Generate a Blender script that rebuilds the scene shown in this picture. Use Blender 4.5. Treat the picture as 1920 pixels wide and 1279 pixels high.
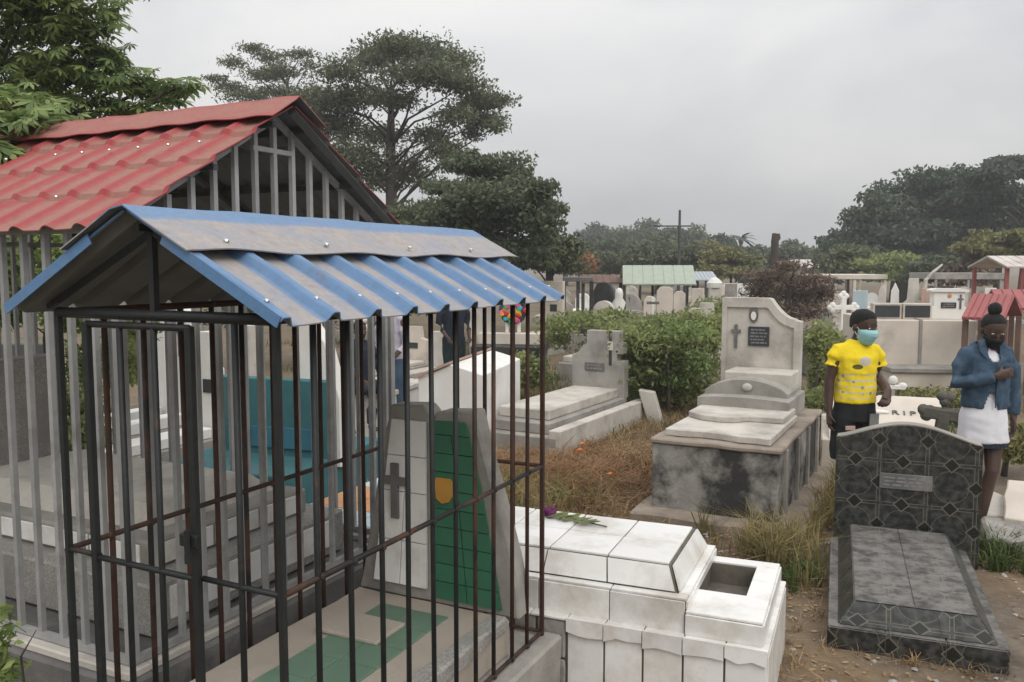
import bpy, bmesh, math, random
import numpy as np
from mathutils import Vector, Matrix, noise

# ------------------------------------------------------------------ clear, camera, sky, sun, exposure
for o in list(bpy.data.objects):
    bpy.data.objects.remove(o)
scene = bpy.context.scene
COL = scene.collection
EYE, FOC = 1.9, 1590.0                       # camera height (m), focal length in pixels of a 1920 px wide picture
PITCH = math.atan(139.5 / FOC)
cam_d = bpy.data.cameras.new('camera'); cam = bpy.data.objects.new('camera', cam_d); COL.objects.link(cam)
cam.location = (0, 0, EYE); cam.rotation_euler = (math.pi / 2 - PITCH, 0, 0)
cam_d.sensor_width = 36; cam_d.lens = FOC / 1920 * 36; cam_d.clip_start = 0.05; cam_d.clip_end = 3000
scene.camera = cam

SUN_EL, SUN_AZ = 44.0, 158.0                # degrees; azimuth clockwise from +Y (the view direction)
world = bpy.data.worlds.new('World'); scene.world = world; world.use_nodes = True
def build_world():
    nt = world.node_tree; N = nt.nodes; L = nt.links; N.clear()
    out = N.new('ShaderNodeOutputWorld'); bg = N.new('ShaderNodeBackground')
    sky = N.new('ShaderNodeTexSky'); sky.sky_type = 'NISHITA'; sky.sun_disc = False
    sky.sun_elevation = math.radians(SUN_EL); sky.sun_rotation = math.radians(SUN_AZ)
    sky.air_density = 1.2; sky.dust_density = 4
    sc = N.new('ShaderNodeVectorMath'); sc.operation = 'SCALE'; sc.inputs['Scale'].default_value = 0.09
    L.new(sky.outputs[0], sc.inputs[0])
    # closed cloud deck: overcast luminance law (zenith three times the horizon) with soft cloud bands
    geo = N.new('ShaderNodeTexCoord'); sep = N.new('ShaderNodeSeparateXYZ'); L.new(geo.outputs['Generated'], sep.inputs[0])
    cl = N.new('ShaderNodeClamp'); L.new(sep.outputs[2], cl.inputs[0])
    law = N.new('ShaderNodeMath'); law.operation = 'MULTIPLY_ADD'; law.inputs[1].default_value = 0.92; law.inputs[2].default_value = 0.49; L.new(cl.outputs[0], law.inputs[0])
    tc = N.new('ShaderNodeTexCoord'); mp = N.new('ShaderNodeMapping'); mp.inputs['Scale'].default_value = (1, 1, 2.6)
    L.new(tc.outputs['Generated'], mp.inputs[0])
    n1 = N.new('ShaderNodeTexNoise'); n1.inputs['Scale'].default_value = 2.1; n1.inputs['Detail'].default_value = 5; n1.inputs['Roughness'].default_value = 0.5; n1.inputs['Distortion'].default_value = 0.4
    L.new(mp.outputs[0], n1.inputs['Vector'])
    r = N.new('ShaderNodeValToRGB'); e = r.color_ramp.elements
    e[0].position = 0.30; e[0].color = (0.84, 0.865, 0.90, 1); e[1].position = 0.64; e[1].color = (1.18, 1.165, 1.15, 1)
    L.new(n1.outputs[0], r.inputs[0])
    vm = N.new('ShaderNodeVectorMath'); vm.operation = 'SCALE'; L.new(r.outputs[0], vm.inputs[0]); L.new(law.outputs[0], vm.inputs['Scale'])
    mx = N.new('ShaderNodeMix'); mx.data_type = 'RGBA'; mx.inputs['Factor'].default_value = 0.93   # closed cloud cover
    L.new(sc.outputs[0], mx.inputs['A']); L.new(vm.outputs[0], mx.inputs['B'])
    L.new(mx.outputs['Result'], bg.inputs['Color']); bg.inputs['Strength'].default_value = 1.0
    L.new(bg.outputs[0], out.inputs[0])
build_world()
sun_d = bpy.data.lights.new('sun', 'SUN'); sun = bpy.data.objects.new('sun', sun_d); COL.objects.link(sun)
sun_d.energy = 1.1; sun_d.angle = math.radians(35); sun_d.color = (1, 0.96, 0.9)
_sd = Vector((math.sin(math.radians(SUN_AZ)) * math.cos(math.radians(SUN_EL)), math.cos(math.radians(SUN_AZ)) * math.cos(math.radians(SUN_EL)), math.sin(math.radians(SUN_EL))))
sun.rotation_euler = _sd.to_track_quat('Z', 'Y').to_euler(); sun.location = (0, 0, 30)
vs = scene.view_settings; vs.view_transform = 'Standard'; vs.look = 'None'; vs.exposure = 0.15; vs.gamma = 1.0; vs.use_curve_mapping = False
scene.cycles.max_bounces = 6; scene.cycles.transparent_max_bounces = 6

# ------------------------------------------------------------------ helpers
rnd = random.Random(7)
_cp, _sp = math.cos(PITCH), math.sin(PITCH)
def ray(px, py):
    x = (px - 960) / FOC; y = -(py - 639.5) / FOC
    return (x, _cp + y * _sp, -_sp + y * _cp)
def G(px, py, z=0.0):                        # world point at height z
    d = ray(px, py); t = (z - EYE) / d[2]; return Vector((d[0] * t, d[1] * t, z))
def W(px, py, Y):                            # world point at distance Y
    d = ray(px, py); t = Y / d[1]; return Vector((d[0] * t, Y, EYE + d[2] * t))
def rgb(r, g, b):
    f = lambda c: (c / 255 / 12.92) if c <= 10 else ((c / 255 + 0.055) / 1.055) ** 2.4
    return (f(r), f(g), f(b))

def tag(o, label=None, cat=None, group=None, kind=None):
    if label: o['label'] = label
    if cat: o['category'] = cat
    if group: o['group'] = group
    if kind: o['kind'] = kind
    return o
def thing(name, label, cat, loc, az=0.0, group=None):
    o = bpy.data.objects.new(name, None); COL.objects.link(o); o.empty_display_size = 0.1
    o.location = (loc[0], loc[1], loc[2] if len(loc) > 2 else 0); o.rotation_euler = (0, 0, -math.radians(az))
    return tag(o, label, cat, group)
def link_mesh(name, me, m, parent=None):
    o = bpy.data.objects.new(name, me); COL.objects.link(o)
    if m and not me.materials: me.materials.append(m)
    if parent: o.parent = parent
    return o

class MB:
    def __init__(s): s.bm = bmesh.new()
    def box(s, x0, x1, y0, y1, z0, z1, bev=0.0, seg=1):
        g = bmesh.ops.create_cube(s.bm, size=1, matrix=Matrix.Translation(((x0 + x1) / 2, (y0 + y1) / 2, (z0 + z1) / 2)) @ Matrix.Diagonal((x1 - x0, y1 - y0, z1 - z0, 1)))
        if bev:
            ed = list({e for v in g['verts'] for e in v.link_edges})
            bmesh.ops.bevel(s.bm, geom=ed, offset=bev, segments=seg, affect='EDGES', profile=0.5)
        return s
    def prism(s, poly, a, b, axis='y', bev=0.0):
        # poly of 2d points; axis y -> (x,z), axis x -> (y,z), axis z -> (x,y)
        def P(p, t): return (p[0], t, p[1]) if axis == 'y' else ((t, p[0], p[1]) if axis == 'x' else (p[0], p[1], t))
        A = [s.bm.verts.new(P(p, a)) for p in poly]; B = [s.bm.verts.new(P(p, b)) for p in poly]
        n = len(poly); fs = [s.bm.faces.new(A), s.bm.faces.new(B[::-1])]
        for i in range(n): fs.append(s.bm.faces.new((A[i], B[i], B[(i + 1) % n], A[(i + 1) % n])))
        bmesh.ops.recalc_face_normals(s.bm, faces=fs)
        if bev:
            ed = [e for e in {e for f in fs for e in f.edges} if e.calc_face_angle(0) > 0.5]
            bmesh.ops.bevel(s.bm, geom=ed, offset=bev, segments=1, affect='EDGES')
        return s
    def hull(s, bottom, top):                # frustum from two equal rings of 3d points
        A = [s.bm.verts.new(p) for p in bottom]; B = [s.bm.verts.new(p) for p in top]; n = len(A)
        fs = [s.bm.faces.new(A), s.bm.faces.new(B[::-1])]
        for i in range(n): fs.append(s.bm.faces.new((A[i], B[i], B[(i + 1) % n], A[(i + 1) % n])))
        bmesh.ops.recalc_face_normals(s.bm, faces=fs); return s
    def tube(s, pts, rad, n=8, flat=1.0, up=(0, 0, 1), cap=True):
        pts = [Vector(p) for p in pts]; up = Vector(up); rings = []
        if not hasattr(rad, '__len__'): rad = [rad] * len(pts)
        for i, p in enumerate(pts):
            d = (pts[min(i + 1, len(pts) - 1)] - pts[max(i - 1, 0)]).normalized()
            u = up if abs(d.dot(up)) < 0.95 else Vector((0, 1, 0))
            a = d.cross(u).normalized(); b = a.cross(d).normalized(); r = rad[i]
            rx, ry = r if hasattr(r, '__len__') else (r, r * flat)
            rings.append([s.bm.verts.new(p + a * (math.cos(t) * rx) + b * (math.sin(t) * ry)) for t in [2 * math.pi * k / n for k in range(n)]])
        for A, B in zip(rings, rings[1:]):
            for k in range(n): s.bm.faces.new((A[k], A[(k + 1) % n], B[(k + 1) % n], B[k]))
        if cap: s.bm.faces.new(rings[0][::-1]); s.bm.faces.new(rings[-1])
        return s
    def rings(s, secs, n=20):                # stacked horizontal ellipses (cx,cy,z,rx,ry)
        R = [[s.bm.verts.new((c[0] + c[3] * math.cos(t), c[1] + c[4] * math.sin(t), c[2])) for t in [2 * math.pi * k / n for k in range(n)]] for c in secs]
        for A, B in zip(R, R[1:]):
            for k in range(n): s.bm.faces.new((A[k], A[(k + 1) % n], B[(k + 1) % n], B[k]))
        s.bm.faces.new(R[0][::-1]); s.bm.faces.new(R[-1]); return s
    def ball(s, c, r, sub=2):
        r = r if hasattr(r, '__len__') else (r, r, r)
        bmesh.ops.create_icosphere(s.bm, subdivisions=sub, radius=1, matrix=Matrix.Translation(c) @ Matrix.Diagonal((*r, 1))); return s
    def mesh(s, name, smooth=False):
        me = bpy.data.meshes.new(name); s.bm.to_mesh(me); s.bm.free()
        if smooth: me.shade_smooth()
        return me
    def rough(s, amp, sc, cuts=0):           # chipped, uneven cast edges
        if cuts: bmesh.ops.subdivide_edges(s.bm, edges=s.bm.edges[:], cuts=cuts, use_grid_fill=True)
        for v in s.bm.verts:
            v.co += noise.noise_vector(v.co * sc) * amp
        return s
    def build(s, name, m, parent=None, smooth=False):
        return link_mesh(name, s.mesh(name, smooth), m, parent)

# ------------------------------------------------------------------ materials
def mat(name, c1, c2=None, scale=6.0, rough=0.85, bump=0.15, bscale=60.0, stain=None, sscale=1.5, smin=0.5, smax=0.7, spec=0.35, metal=0.0, vary=0.0, local=False, speck=None, stretch=(1, 1, 1), detail=6):
    m = bpy.data.materials.new(name); m.use_nodes = True; nt = m.node_tree; N, L = nt.nodes, nt.links
    b = N['Principled BSDF']; b.inputs['Roughness'].default_value = rough; b.inputs['Metallic'].default_value = metal
    b.inputs['Specular IOR Level'].default_value = spec
    if local: src = N.new('ShaderNodeTexCoord').outputs['Object']
    else: src = N.new('ShaderNodeNewGeometry').outputs['Position']
    mp = N.new('ShaderNodeMapping'); mp.inputs['Scale'].default_value = stretch; L.new(src, mp.inputs[0]); src = mp.outputs[0]
    def noi(sc, det=6, ro=0.6):
        n = N.new('ShaderNodeTexNoise'); n.inputs['Scale'].default_value = sc; n.inputs['Detail'].default_value = det; n.inputs['Roughness'].default_value = ro
        L.new(src, n.inputs['Vector']); return n.outputs[0]
    def ramp(sock, a, bb, ca, cb):
        r = N.new('ShaderNodeValToRGB'); e = r.color_ramp.elements
        e[0].position = a; e[0].color = (*ca, 1); e[1].position = bb; e[1].color = (*cb, 1); L.new(sock, r.inputs[0]); return r.outputs[0]
    def mix(f, a, bsock):
        x = N.new('ShaderNodeMix'); x.data_type = 'RGBA'
        (L.new(f, x.inputs['Factor']) if not isinstance(f, float) else setattr(x.inputs['Factor'], 'default_value', f))
        for k, v in (('A', a), ('B', bsock)):
            if isinstance(v, tuple): x.inputs[k].default_value = (*v, 1)
            else: L.new(v, x.inputs[k])
        return x.outputs['Result']
    if c2 is None: c2 = tuple(c * 0.75 for c in c1)
    col = ramp(noi(scale, detail), 0.32, 0.68, c2, c1)
    if speck:
        v = N.new('ShaderNodeTexVoronoi'); v.inputs['Scale'].default_value = speck[1]; L.new(src, v.inputs['Vector'])
        col = mix(ramp(v.outputs['Color'], 0.35, 0.6, (0, 0, 0), (1, 1, 1)), col, speck[0])
    if stain:
        col = mix(ramp(noi(sscale, 8, 0.65), smin, smax, (0, 0, 0), (1, 1, 1)), col, stain)
    if vary:
        oi = N.new('ShaderNodeObjectInfo'); h = N.new('ShaderNodeHueSaturation')
        mr = N.new('ShaderNodeMapRange'); mr.inputs['To Min'].default_value = 1 - vary; mr.inputs['To Max'].default_value = 1 + vary
        L.new(oi.outputs['Random'], mr.inputs[0]); L.new(mr.outputs[0], h.inputs['Value']); L.new(col, h.inputs['Color']); col = h.outputs[0]
    L.new(col, b.inputs['Base Color'])
    if bump:
        bp = N.new('ShaderNodeBump'); bp.inputs['Strength'].default_value = bump; bp.inputs['Distance'].default_value = 0.01
        L.new(noi(bscale, 5), bp.inputs['Height']); L.new(bp.outputs[0], b.inputs['Normal'])
    m['col_socket'] = 1
    return m
def mat_attr(name, c_clean, c_dust, rough=0.5, dscale=8):
    # painted sheet metal; the 'dust' attribute says where dust has settled (flats between the ribs)
    m = bpy.data.materials.new(name); m.use_nodes = True; nt = m.node_tree; N, L = nt.nodes, nt.links; b = N['Principled BSDF']
    at = N.new('ShaderNodeAttribute'); at.attribute_name = 'dust'
    g = N.new('ShaderNodeNewGeometry'); n = N.new('ShaderNodeTexNoise'); n.inputs['Scale'].default_value = dscale; n.inputs['Detail'].default_value = 8; n.inputs['Roughness'].default_value = 0.7
    L.new(g.outputs['Position'], n.inputs['Vector'])
    ma = N.new('ShaderNodeMapRange'); ma.inputs['From Min'].default_value = 0.25; ma.inputs['From Max'].default_value = 0.6; ma.inputs['To Min'].default_value = 0.55; ma.inputs['To Max'].default_value = 1.0
    L.new(n.outputs[0], ma.inputs[0])
    mu = N.new('ShaderNodeMath'); mu.operation = 'MULTIPLY'; L.new(at.outputs['Fac'], mu.inputs[0]); L.new(ma.outputs[0], mu.inputs[1])
    x = N.new('ShaderNodeMix'); x.data_type = 'RGBA'; x.inputs['A'].default_value = (*c_clean, 1); x.inputs['B'].default_value = (*c_dust, 1)
    L.new(mu.outputs[0], x.inputs['Factor'])
    n2 = N.new('ShaderNodeTexNoise'); n2.inputs['Scale'].default_value = 45; L.new(g.outputs['Position'], n2.inputs['Vector'])
    h = N.new('ShaderNodeHueSaturation'); mr = N.new('ShaderNodeMapRange'); mr.inputs['To Min'].default_value = 0.82; mr.inputs['To Max'].default_value = 1.15
    mp = N.new('ShaderNodeMapping'); mp.inputs['Scale'].default_value = (7, 7, 1.6); L.new(g.outputs['Position'], mp.inputs[0])      # rust and dirt runs
    n3 = N.new('ShaderNodeTexNoise'); n3.inputs['Scale'].default_value = 2.2; n3.inputs['Detail'].default_value = 8; n3.inputs['Roughness'].default_value = 0.75; L.new(mp.outputs[0], n3.inputs['Vector'])
    rr = N.new('ShaderNodeMapRange'); rr.inputs['From Min'].default_value = 0.54; rr.inputs['From Max'].default_value = 0.74; rr.inputs['To Max'].default_value = 0.55; L.new(n3.outputs[0], rr.inputs[0])
    x2 = N.new('ShaderNodeMix'); x2.data_type = 'RGBA'; L.new(rr.outputs[0], x2.inputs['Factor']); L.new(x.outputs['Result'], x2.inputs['A']); x2.inputs['B'].default_value = (0.20, 0.135, 0.10, 1)
    L.new(n2.outputs[0], mr.inputs[0]); L.new(mr.outputs[0], h.inputs['Value']); L.new(x2.outputs['Result'], h.inputs['Color']); L.new(h.outputs[0], b.inputs['Base Color'])
    r = N.new('ShaderNodeMapRange'); r.inputs['To Min'].default_value = rough; r.inputs['To Max'].default_value = 0.9; L.new(mu.outputs[0], r.inputs[0]); L.new(r.outputs[0], b.inputs['Roughness'])
    b.inputs['Specular IOR Level'].default_value = 0.3
    return m
def mat_leaf(name, dark, light, hue_noise=0.6, rough=0.5, trans=0.25, third=None):
    m = bpy.data.materials.new(name); m.use_nodes = True; nt = m.node_tree; N, L = nt.nodes, nt.links; b = N['Principled BSDF']
    g = N.new('ShaderNodeNewGeometry'); n = N.new('ShaderNodeTexNoise'); n.inputs['Scale'].default_value = hue_noise; n.inputs['Detail'].default_value = 4
    L.new(g.outputs['Position'], n.inputs['Vector'])
    ad = N.new('ShaderNodeMath'); ad.operation = 'MULTIPLY_ADD'; ad.inputs[1].default_value = 0.45
    L.new(g.outputs['Random Per Island'], ad.inputs[0]); L.new(n.outputs[0], ad.inputs[2])
    r = N.new('ShaderNodeValToRGB'); e = r.color_ramp.elements; e[0].position = 0.42; e[0].color = (*dark, 1); e[1].position = 0.92; e[1].color = (*light, 1)
    if third: q = e.new(0.985); q.color = (*third, 1)
    L.new(ad.outputs[0], r.inputs[0]); L.new(r.outputs[0], b.inputs['Base Color']); b.inputs['Roughness'].default_value = rough; b.inputs['Specular IOR Level'].default_value = 0.25
    if trans:
        t = N.new('ShaderNodeBsdfTranslucent'); L.new(r.outputs[0], t.inputs['Color']); ms = N.new('ShaderNodeMixShader'); ms.inputs[0].default_value = trans
        L.new(b.outputs[0], ms.inputs[1]); L.new(t.outputs[0], ms.inputs[2]); L.new(ms.outputs[0], N['Material Output'].inputs['Surface'])
    return m

M = {}
M['concrete'] = mat('concrete', (0.36, 0.34, 0.31), (0.25, 0.235, 0.21), 5, stain=(0.16, 0.15, 0.135), sscale=2.2, smin=0.52, smax=0.75, bump=0.35)
M['concrete_pale'] = mat('concrete_pale', (0.58, 0.545, 0.49), (0.46, 0.43, 0.385), 4, stain=(0.26, 0.24, 0.21), sscale=2.8, smin=0.47, smax=0.76, bump=0.3)
M['concrete_dark'] = mat('concrete_dark', (0.17, 0.165, 0.155), (0.105, 0.10, 0.095), 6, stain=(0.26, 0.25, 0.24), sscale=3, smin=0.55, smax=0.75, bump=0.3)
M['mould'] = mat('mouldy_concrete', (0.36, 0.345, 0.315), (0.24, 0.23, 0.21), 5, stain=(0.038, 0.038, 0.036), sscale=2.1, smin=0.44, smax=0.57, bump=0.45)
M['earth_rim'] = mat('earthy_rim', (0.34, 0.285, 0.235), (0.25, 0.205, 0.165), 5, stain=(0.15, 0.125, 0.10), sscale=3, bump=0.4)
M['terrazzo'] = mat('terrazzo', (0.40, 0.385, 0.355), (0.32, 0.305, 0.28), 5, rough=0.6, speck=((0.26, 0.25, 0.23), 150), stain=(0.22, 0.21, 0.19), sscale=2, bump=0.1)
M['terrazzo_tan'] = mat('terrazzo_tan', (0.46, 0.40, 0.34), (0.37, 0.32, 0.27), 6, rough=0.65, speck=((0.40, 0.345, 0.29), 130), bump=0.1)
M['beige'] = mat('beige_render', (0.64, 0.575, 0.50), (0.54, 0.48, 0.415), 3, stain=(0.32, 0.29, 0.25), sscale=1.8, smin=0.55, smax=0.8, bump=0.2)
M['white'] = mat('white_paint', (0.78, 0.77, 0.74), (0.68, 0.665, 0.63), 3, stain=(0.45, 0.43, 0.39), sscale=2.2, smin=0.6, smax=0.85, bump=0.1)
M['white_tile'] = mat('white_glazed_tile', (0.80, 0.795, 0.775), (0.74, 0.73, 0.70), 3, rough=0.28, spec=0.5, bump=0.02, stain=(0.40, 0.34, 0.265), sscale=3.6, smin=0.47, smax=0.82, vary=0.08)
M['grout'] = mat('grout', (0.16, 0.14, 0.115), (0.10, 0.088, 0.072), 12, bump=0.3)
M['green_tile'] = mat('green_tile', (0.035, 0.15, 0.085), (0.028, 0.12, 0.068), 5, rough=0.4, spec=0.5, bump=0.03, vary=0.08)
M['green_floor'] = mat('dusty_green_tile', (0.15, 0.24, 0.17), (0.115, 0.19, 0.135), 5, rough=0.7, bump=0.05, stain=(0.30, 0.27, 0.22), sscale=4, smin=0.55, smax=0.85, vary=0.06)
M['ochre'] = mat('ochre_patch', (0.52, 0.27, 0.05), (0.42, 0.21, 0.04), 12)
M['teal'] = mat('teal_paint', (0.05, 0.165, 0.18), (0.04, 0.125, 0.14), 4, stain=(0.10, 0.16, 0.17), bump=0.1)
M['blue_tile'] = mat('blue_tile', (0.045, 0.165, 0.225), (0.035, 0.13, 0.18), 4, rough=0.4, vary=0.1)
M['pale_blue'] = mat('pale_blue', (0.48, 0.58, 0.60), (0.40, 0.50, 0.53), 4, vary=0.06)
M['orange_tile'] = mat('orange_tile', (0.62, 0.30, 0.13), (0.5, 0.23, 0.10), 4, rough=0.5, vary=0.1)
M['pink'] = mat('pink_render', (0.50, 0.34, 0.28), (0.40, 0.27, 0.22), 4, stain=(0.3, 0.24, 0.2))
M['plaque'] = mat('dark_plaque', (0.045, 0.05, 0.055), (0.03, 0.034, 0.038), 10, rough=0.35, bump=0.02, spec=0.5)
M['engraving'] = mat('engraving', (0.25, 0.25, 0.25), (0.16, 0.16, 0.16), 20, bump=0)
M['black_iron'] = mat('black_iron', (0.017, 0.020, 0.020), (0.011, 0.013, 0.013), 20, rough=0.55, spec=0.4, stain=(0.06, 0.032, 0.02), sscale=7, smin=0.6, smax=0.74, bump=0.25)
M['rust_iron'] = mat('rusty_iron', (0.075, 0.034, 0.022), (0.035, 0.017, 0.012), 14, rough=0.8, stain=(0.015, 0.013, 0.012), sscale=7, smin=0.5, smax=0.7, bump=0.2)
M['mixed_iron'] = mat('part_rusty_iron', (0.018, 0.018, 0.017), (0.012, 0.012, 0.012), 14, rough=0.65, stain=(0.075, 0.036, 0.024), sscale=4, smin=0.46, smax=0.6, bump=0.2)
M['grey_steel'] = mat('grey_steel', (0.36, 0.36, 0.355), (0.28, 0.28, 0.275), 10, rough=0.5, spec=0.4, stain=(0.16, 0.15, 0.14), sscale=6, smin=0.55, smax=0.8, bump=0.05, vary=0.12)
M['dark_wood'] = mat('dark_wood', (0.092, 0.092, 0.088), (0.06, 0.06, 0.057), 8, stretch=(1, 1, 0.2))
M['galv'] = mat('dull_galvanised_underside', (0.17, 0.175, 0.17), (0.13, 0.135, 0.13), 5, rough=0.7)
M['screw'] = mat('screw_zinc', (0.7, 0.7, 0.68), (0.6, 0.6, 0.58), 20, rough=0.3, metal=0.8, bump=0)
M['blue_sheet'] = mat_attr('blue_roof_sheet', (0.105, 0.215, 0.385), (0.36, 0.325, 0.305))
M['red_sheet'] = mat_attr('red_roof_sheet', (0.32, 0.042, 0.044), (0.32, 0.18, 0.145))
M['red_far'] = mat('faded_red_roof', (0.34, 0.10, 0.10), (0.27, 0.085, 0.08), 6, rough=0.6)
M['green_far'] = mat('pale_green_roof', (0.37, 0.42, 0.345), (0.32, 0.365, 0.30), 6, rough=0.6)
M['pale_far'] = mat('pale_roof', (0.60, 0.57, 0.53), (0.50, 0.47, 0.43), 5, stain=(0.42, 0.3, 0.27))
M['bluegrey_far'] = mat('bluegrey_roof', (0.42, 0.45, 0.485), (0.35, 0.375, 0.41), 5)
M['brown_far'] = mat('brown_rust_roof', (0.20, 0.12, 0.095), (0.13, 0.085, 0.07), 5)
M['dark_stone'] = mat('near_black_stone', (0.05, 0.05, 0.05), (0.03, 0.03, 0.03), 5, stain=(0.1, 0.1, 0.1))  # near-black stone colour, reused as painted shade in the headstone slots
M['moss_stone'] = mat('mossy_grey_stone', (0.13, 0.125, 0.105), (0.08, 0.078, 0.065), 7, stain=(0.06, 0.065, 0.04), sscale=6, bump=0.5)
M['bark'] = mat('bark', (0.085, 0.07, 0.058), (0.045, 0.038, 0.032), 9, bump=0.5, bscale=25, stretch=(1, 1, 0.3))
M['wall_grey'] = mat('grey_block_wall', (0.20, 0.195, 0.19), (0.15, 0.145, 0.14), 3, stain=(0.11, 0.11, 0.10), bump=0.3)
M['leaf_near'] = mat_leaf('leaf_near', (0.085, 0.14, 0.052), (0.29, 0.37, 0.125), 1.1, trans=0.35)
M['leaf_tall'] = mat_leaf('leaf_tall', (0.078, 0.092, 0.060), (0.165, 0.18, 0.105), 0.35, trans=0.3)
M['leaf_dense'] = mat_leaf('leaf_dense', (0.064, 0.086, 0.054), (0.15, 0.175, 0.10), 0.35, trans=0.3)
M['leaf_far'] = mat_leaf('leaf_far', (0.065, 0.080, 0.048), (0.15, 0.17, 0.085), 0.15, trans=0.25)
M['leaf_far_dark'] = mat_leaf('leaf_far_dark', (0.045, 0.066, 0.048), (0.10, 0.13, 0.080), 0.18, trans=0.25)
M['leaf_olive'] = mat_leaf('leaf_olive', (0.11, 0.11, 0.042), (0.23, 0.22, 0.085), 0.3, trans=0.2)
M['leaf_bush'] = mat_leaf('leaf_bush', (0.12, 0.16, 0.066), (0.34, 0.37, 0.15), 2.0, trans=0.45)
M['leaf_dead'] = mat_leaf('leaf_dead', (0.085, 0.060, 0.046), (0.20, 0.145, 0.11), 1.0, trans=0.1)
M['leaf_orange'] = mat_leaf('leaf_orange', (0.14, 0.07, 0.03), (0.32, 0.16, 0.07), 1.0, trans=0.2)
M['grass_dry'] = mat_leaf('dry_grass', (0.16, 0.105, 0.058), (0.46, 0.32, 0.18), 1.4, rough=0.85, trans=0.25)
M['grass_mixed'] = mat_leaf('half_dry_grass', (0.115, 0.105, 0.045), (0.36, 0.29, 0.13), 1.2, rough=0.85, trans=0.3)
M['grass_green'] = mat_leaf('green_weeds', (0.035, 0.062, 0.018), (0.13, 0.17, 0.05), 1.2, rough=0.8, trans=0.3)
M['skin'] = mat('dark_skin', (0.078, 0.044, 0.033), (0.058, 0.033, 0.025), 8, rough=0.5, bump=0.03, spec=0.4)
M['skin_palm'] = mat('skin', (0.13, 0.068, 0.05), (0.10, 0.05, 0.038), 8, rough=0.5, bump=0.03, spec=0.4)
M['hair'] = mat('black_hair', (0.013, 0.012, 0.012), (0.007, 0.007, 0.007), 60, rough=0.75, bump=0.8, bscale=220)
M['denim'] = mat('denim', (0.060, 0.105, 0.160), (0.026, 0.050, 0.085), 16, rough=0.9, bump=0.3, bscale=30, stain=(0.11, 0.15, 0.19), sscale=11, smin=0.55, smax=0.8)
M['jeans'] = mat('jeans', (0.06, 0.10, 0.16), (0.04, 0.07, 0.115), 9, rough=0.9)
M['navy'] = mat('navy_cloth', (0.018, 0.024, 0.04), (0.012, 0.016, 0.028), 9, rough=0.9)
M['dark_teal_cloth'] = mat('dark_teal_cloth', (0.016, 0.03, 0.034), (0.01, 0.02, 0.024), 9, rough=0.9)
M['lilac'] = mat('lilac_cloth', (0.50, 0.47, 0.54), (0.40, 0.37, 0.44), 9, rough=0.9)
M['white_cloth'] = mat('white_cloth', (0.74, 0.74, 0.78), (0.62, 0.62, 0.67), 7, rough=0.9, bump=0.3, bscale=25)
M['black_cloth'] = mat('black_cloth', (0.016, 0.018, 0.018), (0.010, 0.011, 0.012), 7, rough=0.9, bump=0.3, bscale=30)
M['grey_cloth'] = mat('grey_cloth', (0.22, 0.23, 0.22), (0.17, 0.18, 0.17), 7, rough=0.9)
M['mask_blue'] = mat('surgical_mask', (0.33, 0.58, 0.60), (0.27, 0.50, 0.53), 20, rough=0.9, bump=0.1)
M['mask_black'] = mat('black_mask', (0.012, 0.012, 0.013), (0.008, 0.008, 0.009), 20, rough=0.9)
M['eye'] = mat('eye_white', (0.6, 0.57, 0.53), (0.5, 0.47, 0.43), 20, rough=0.3, bump=0)
M['shoe'] = mat('shoe', (0.05, 0.05, 0.05), (0.03, 0.03, 0.03), 20)
M['petal_purple'] = mat('purple_petal', (0.13, 0.02, 0.10), (0.08, 0.015, 0.07), 30)
for nm, c in dict(red=(0.62, 0.03, 0.05), green=(0.03, 0.38, 0.16), yellow=(0.75, 0.5, 0.04), cyan=(0.05, 0.42, 0.5), pinkf=(0.75, 0.12, 0.3), orange=(0.75, 0.22, 0.03)).items():
    M['p_' + nm] = mat('plastic_' + nm, c, tuple(x * 0.8 for x in c), 20, rough=0.5, bump=0)

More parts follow.
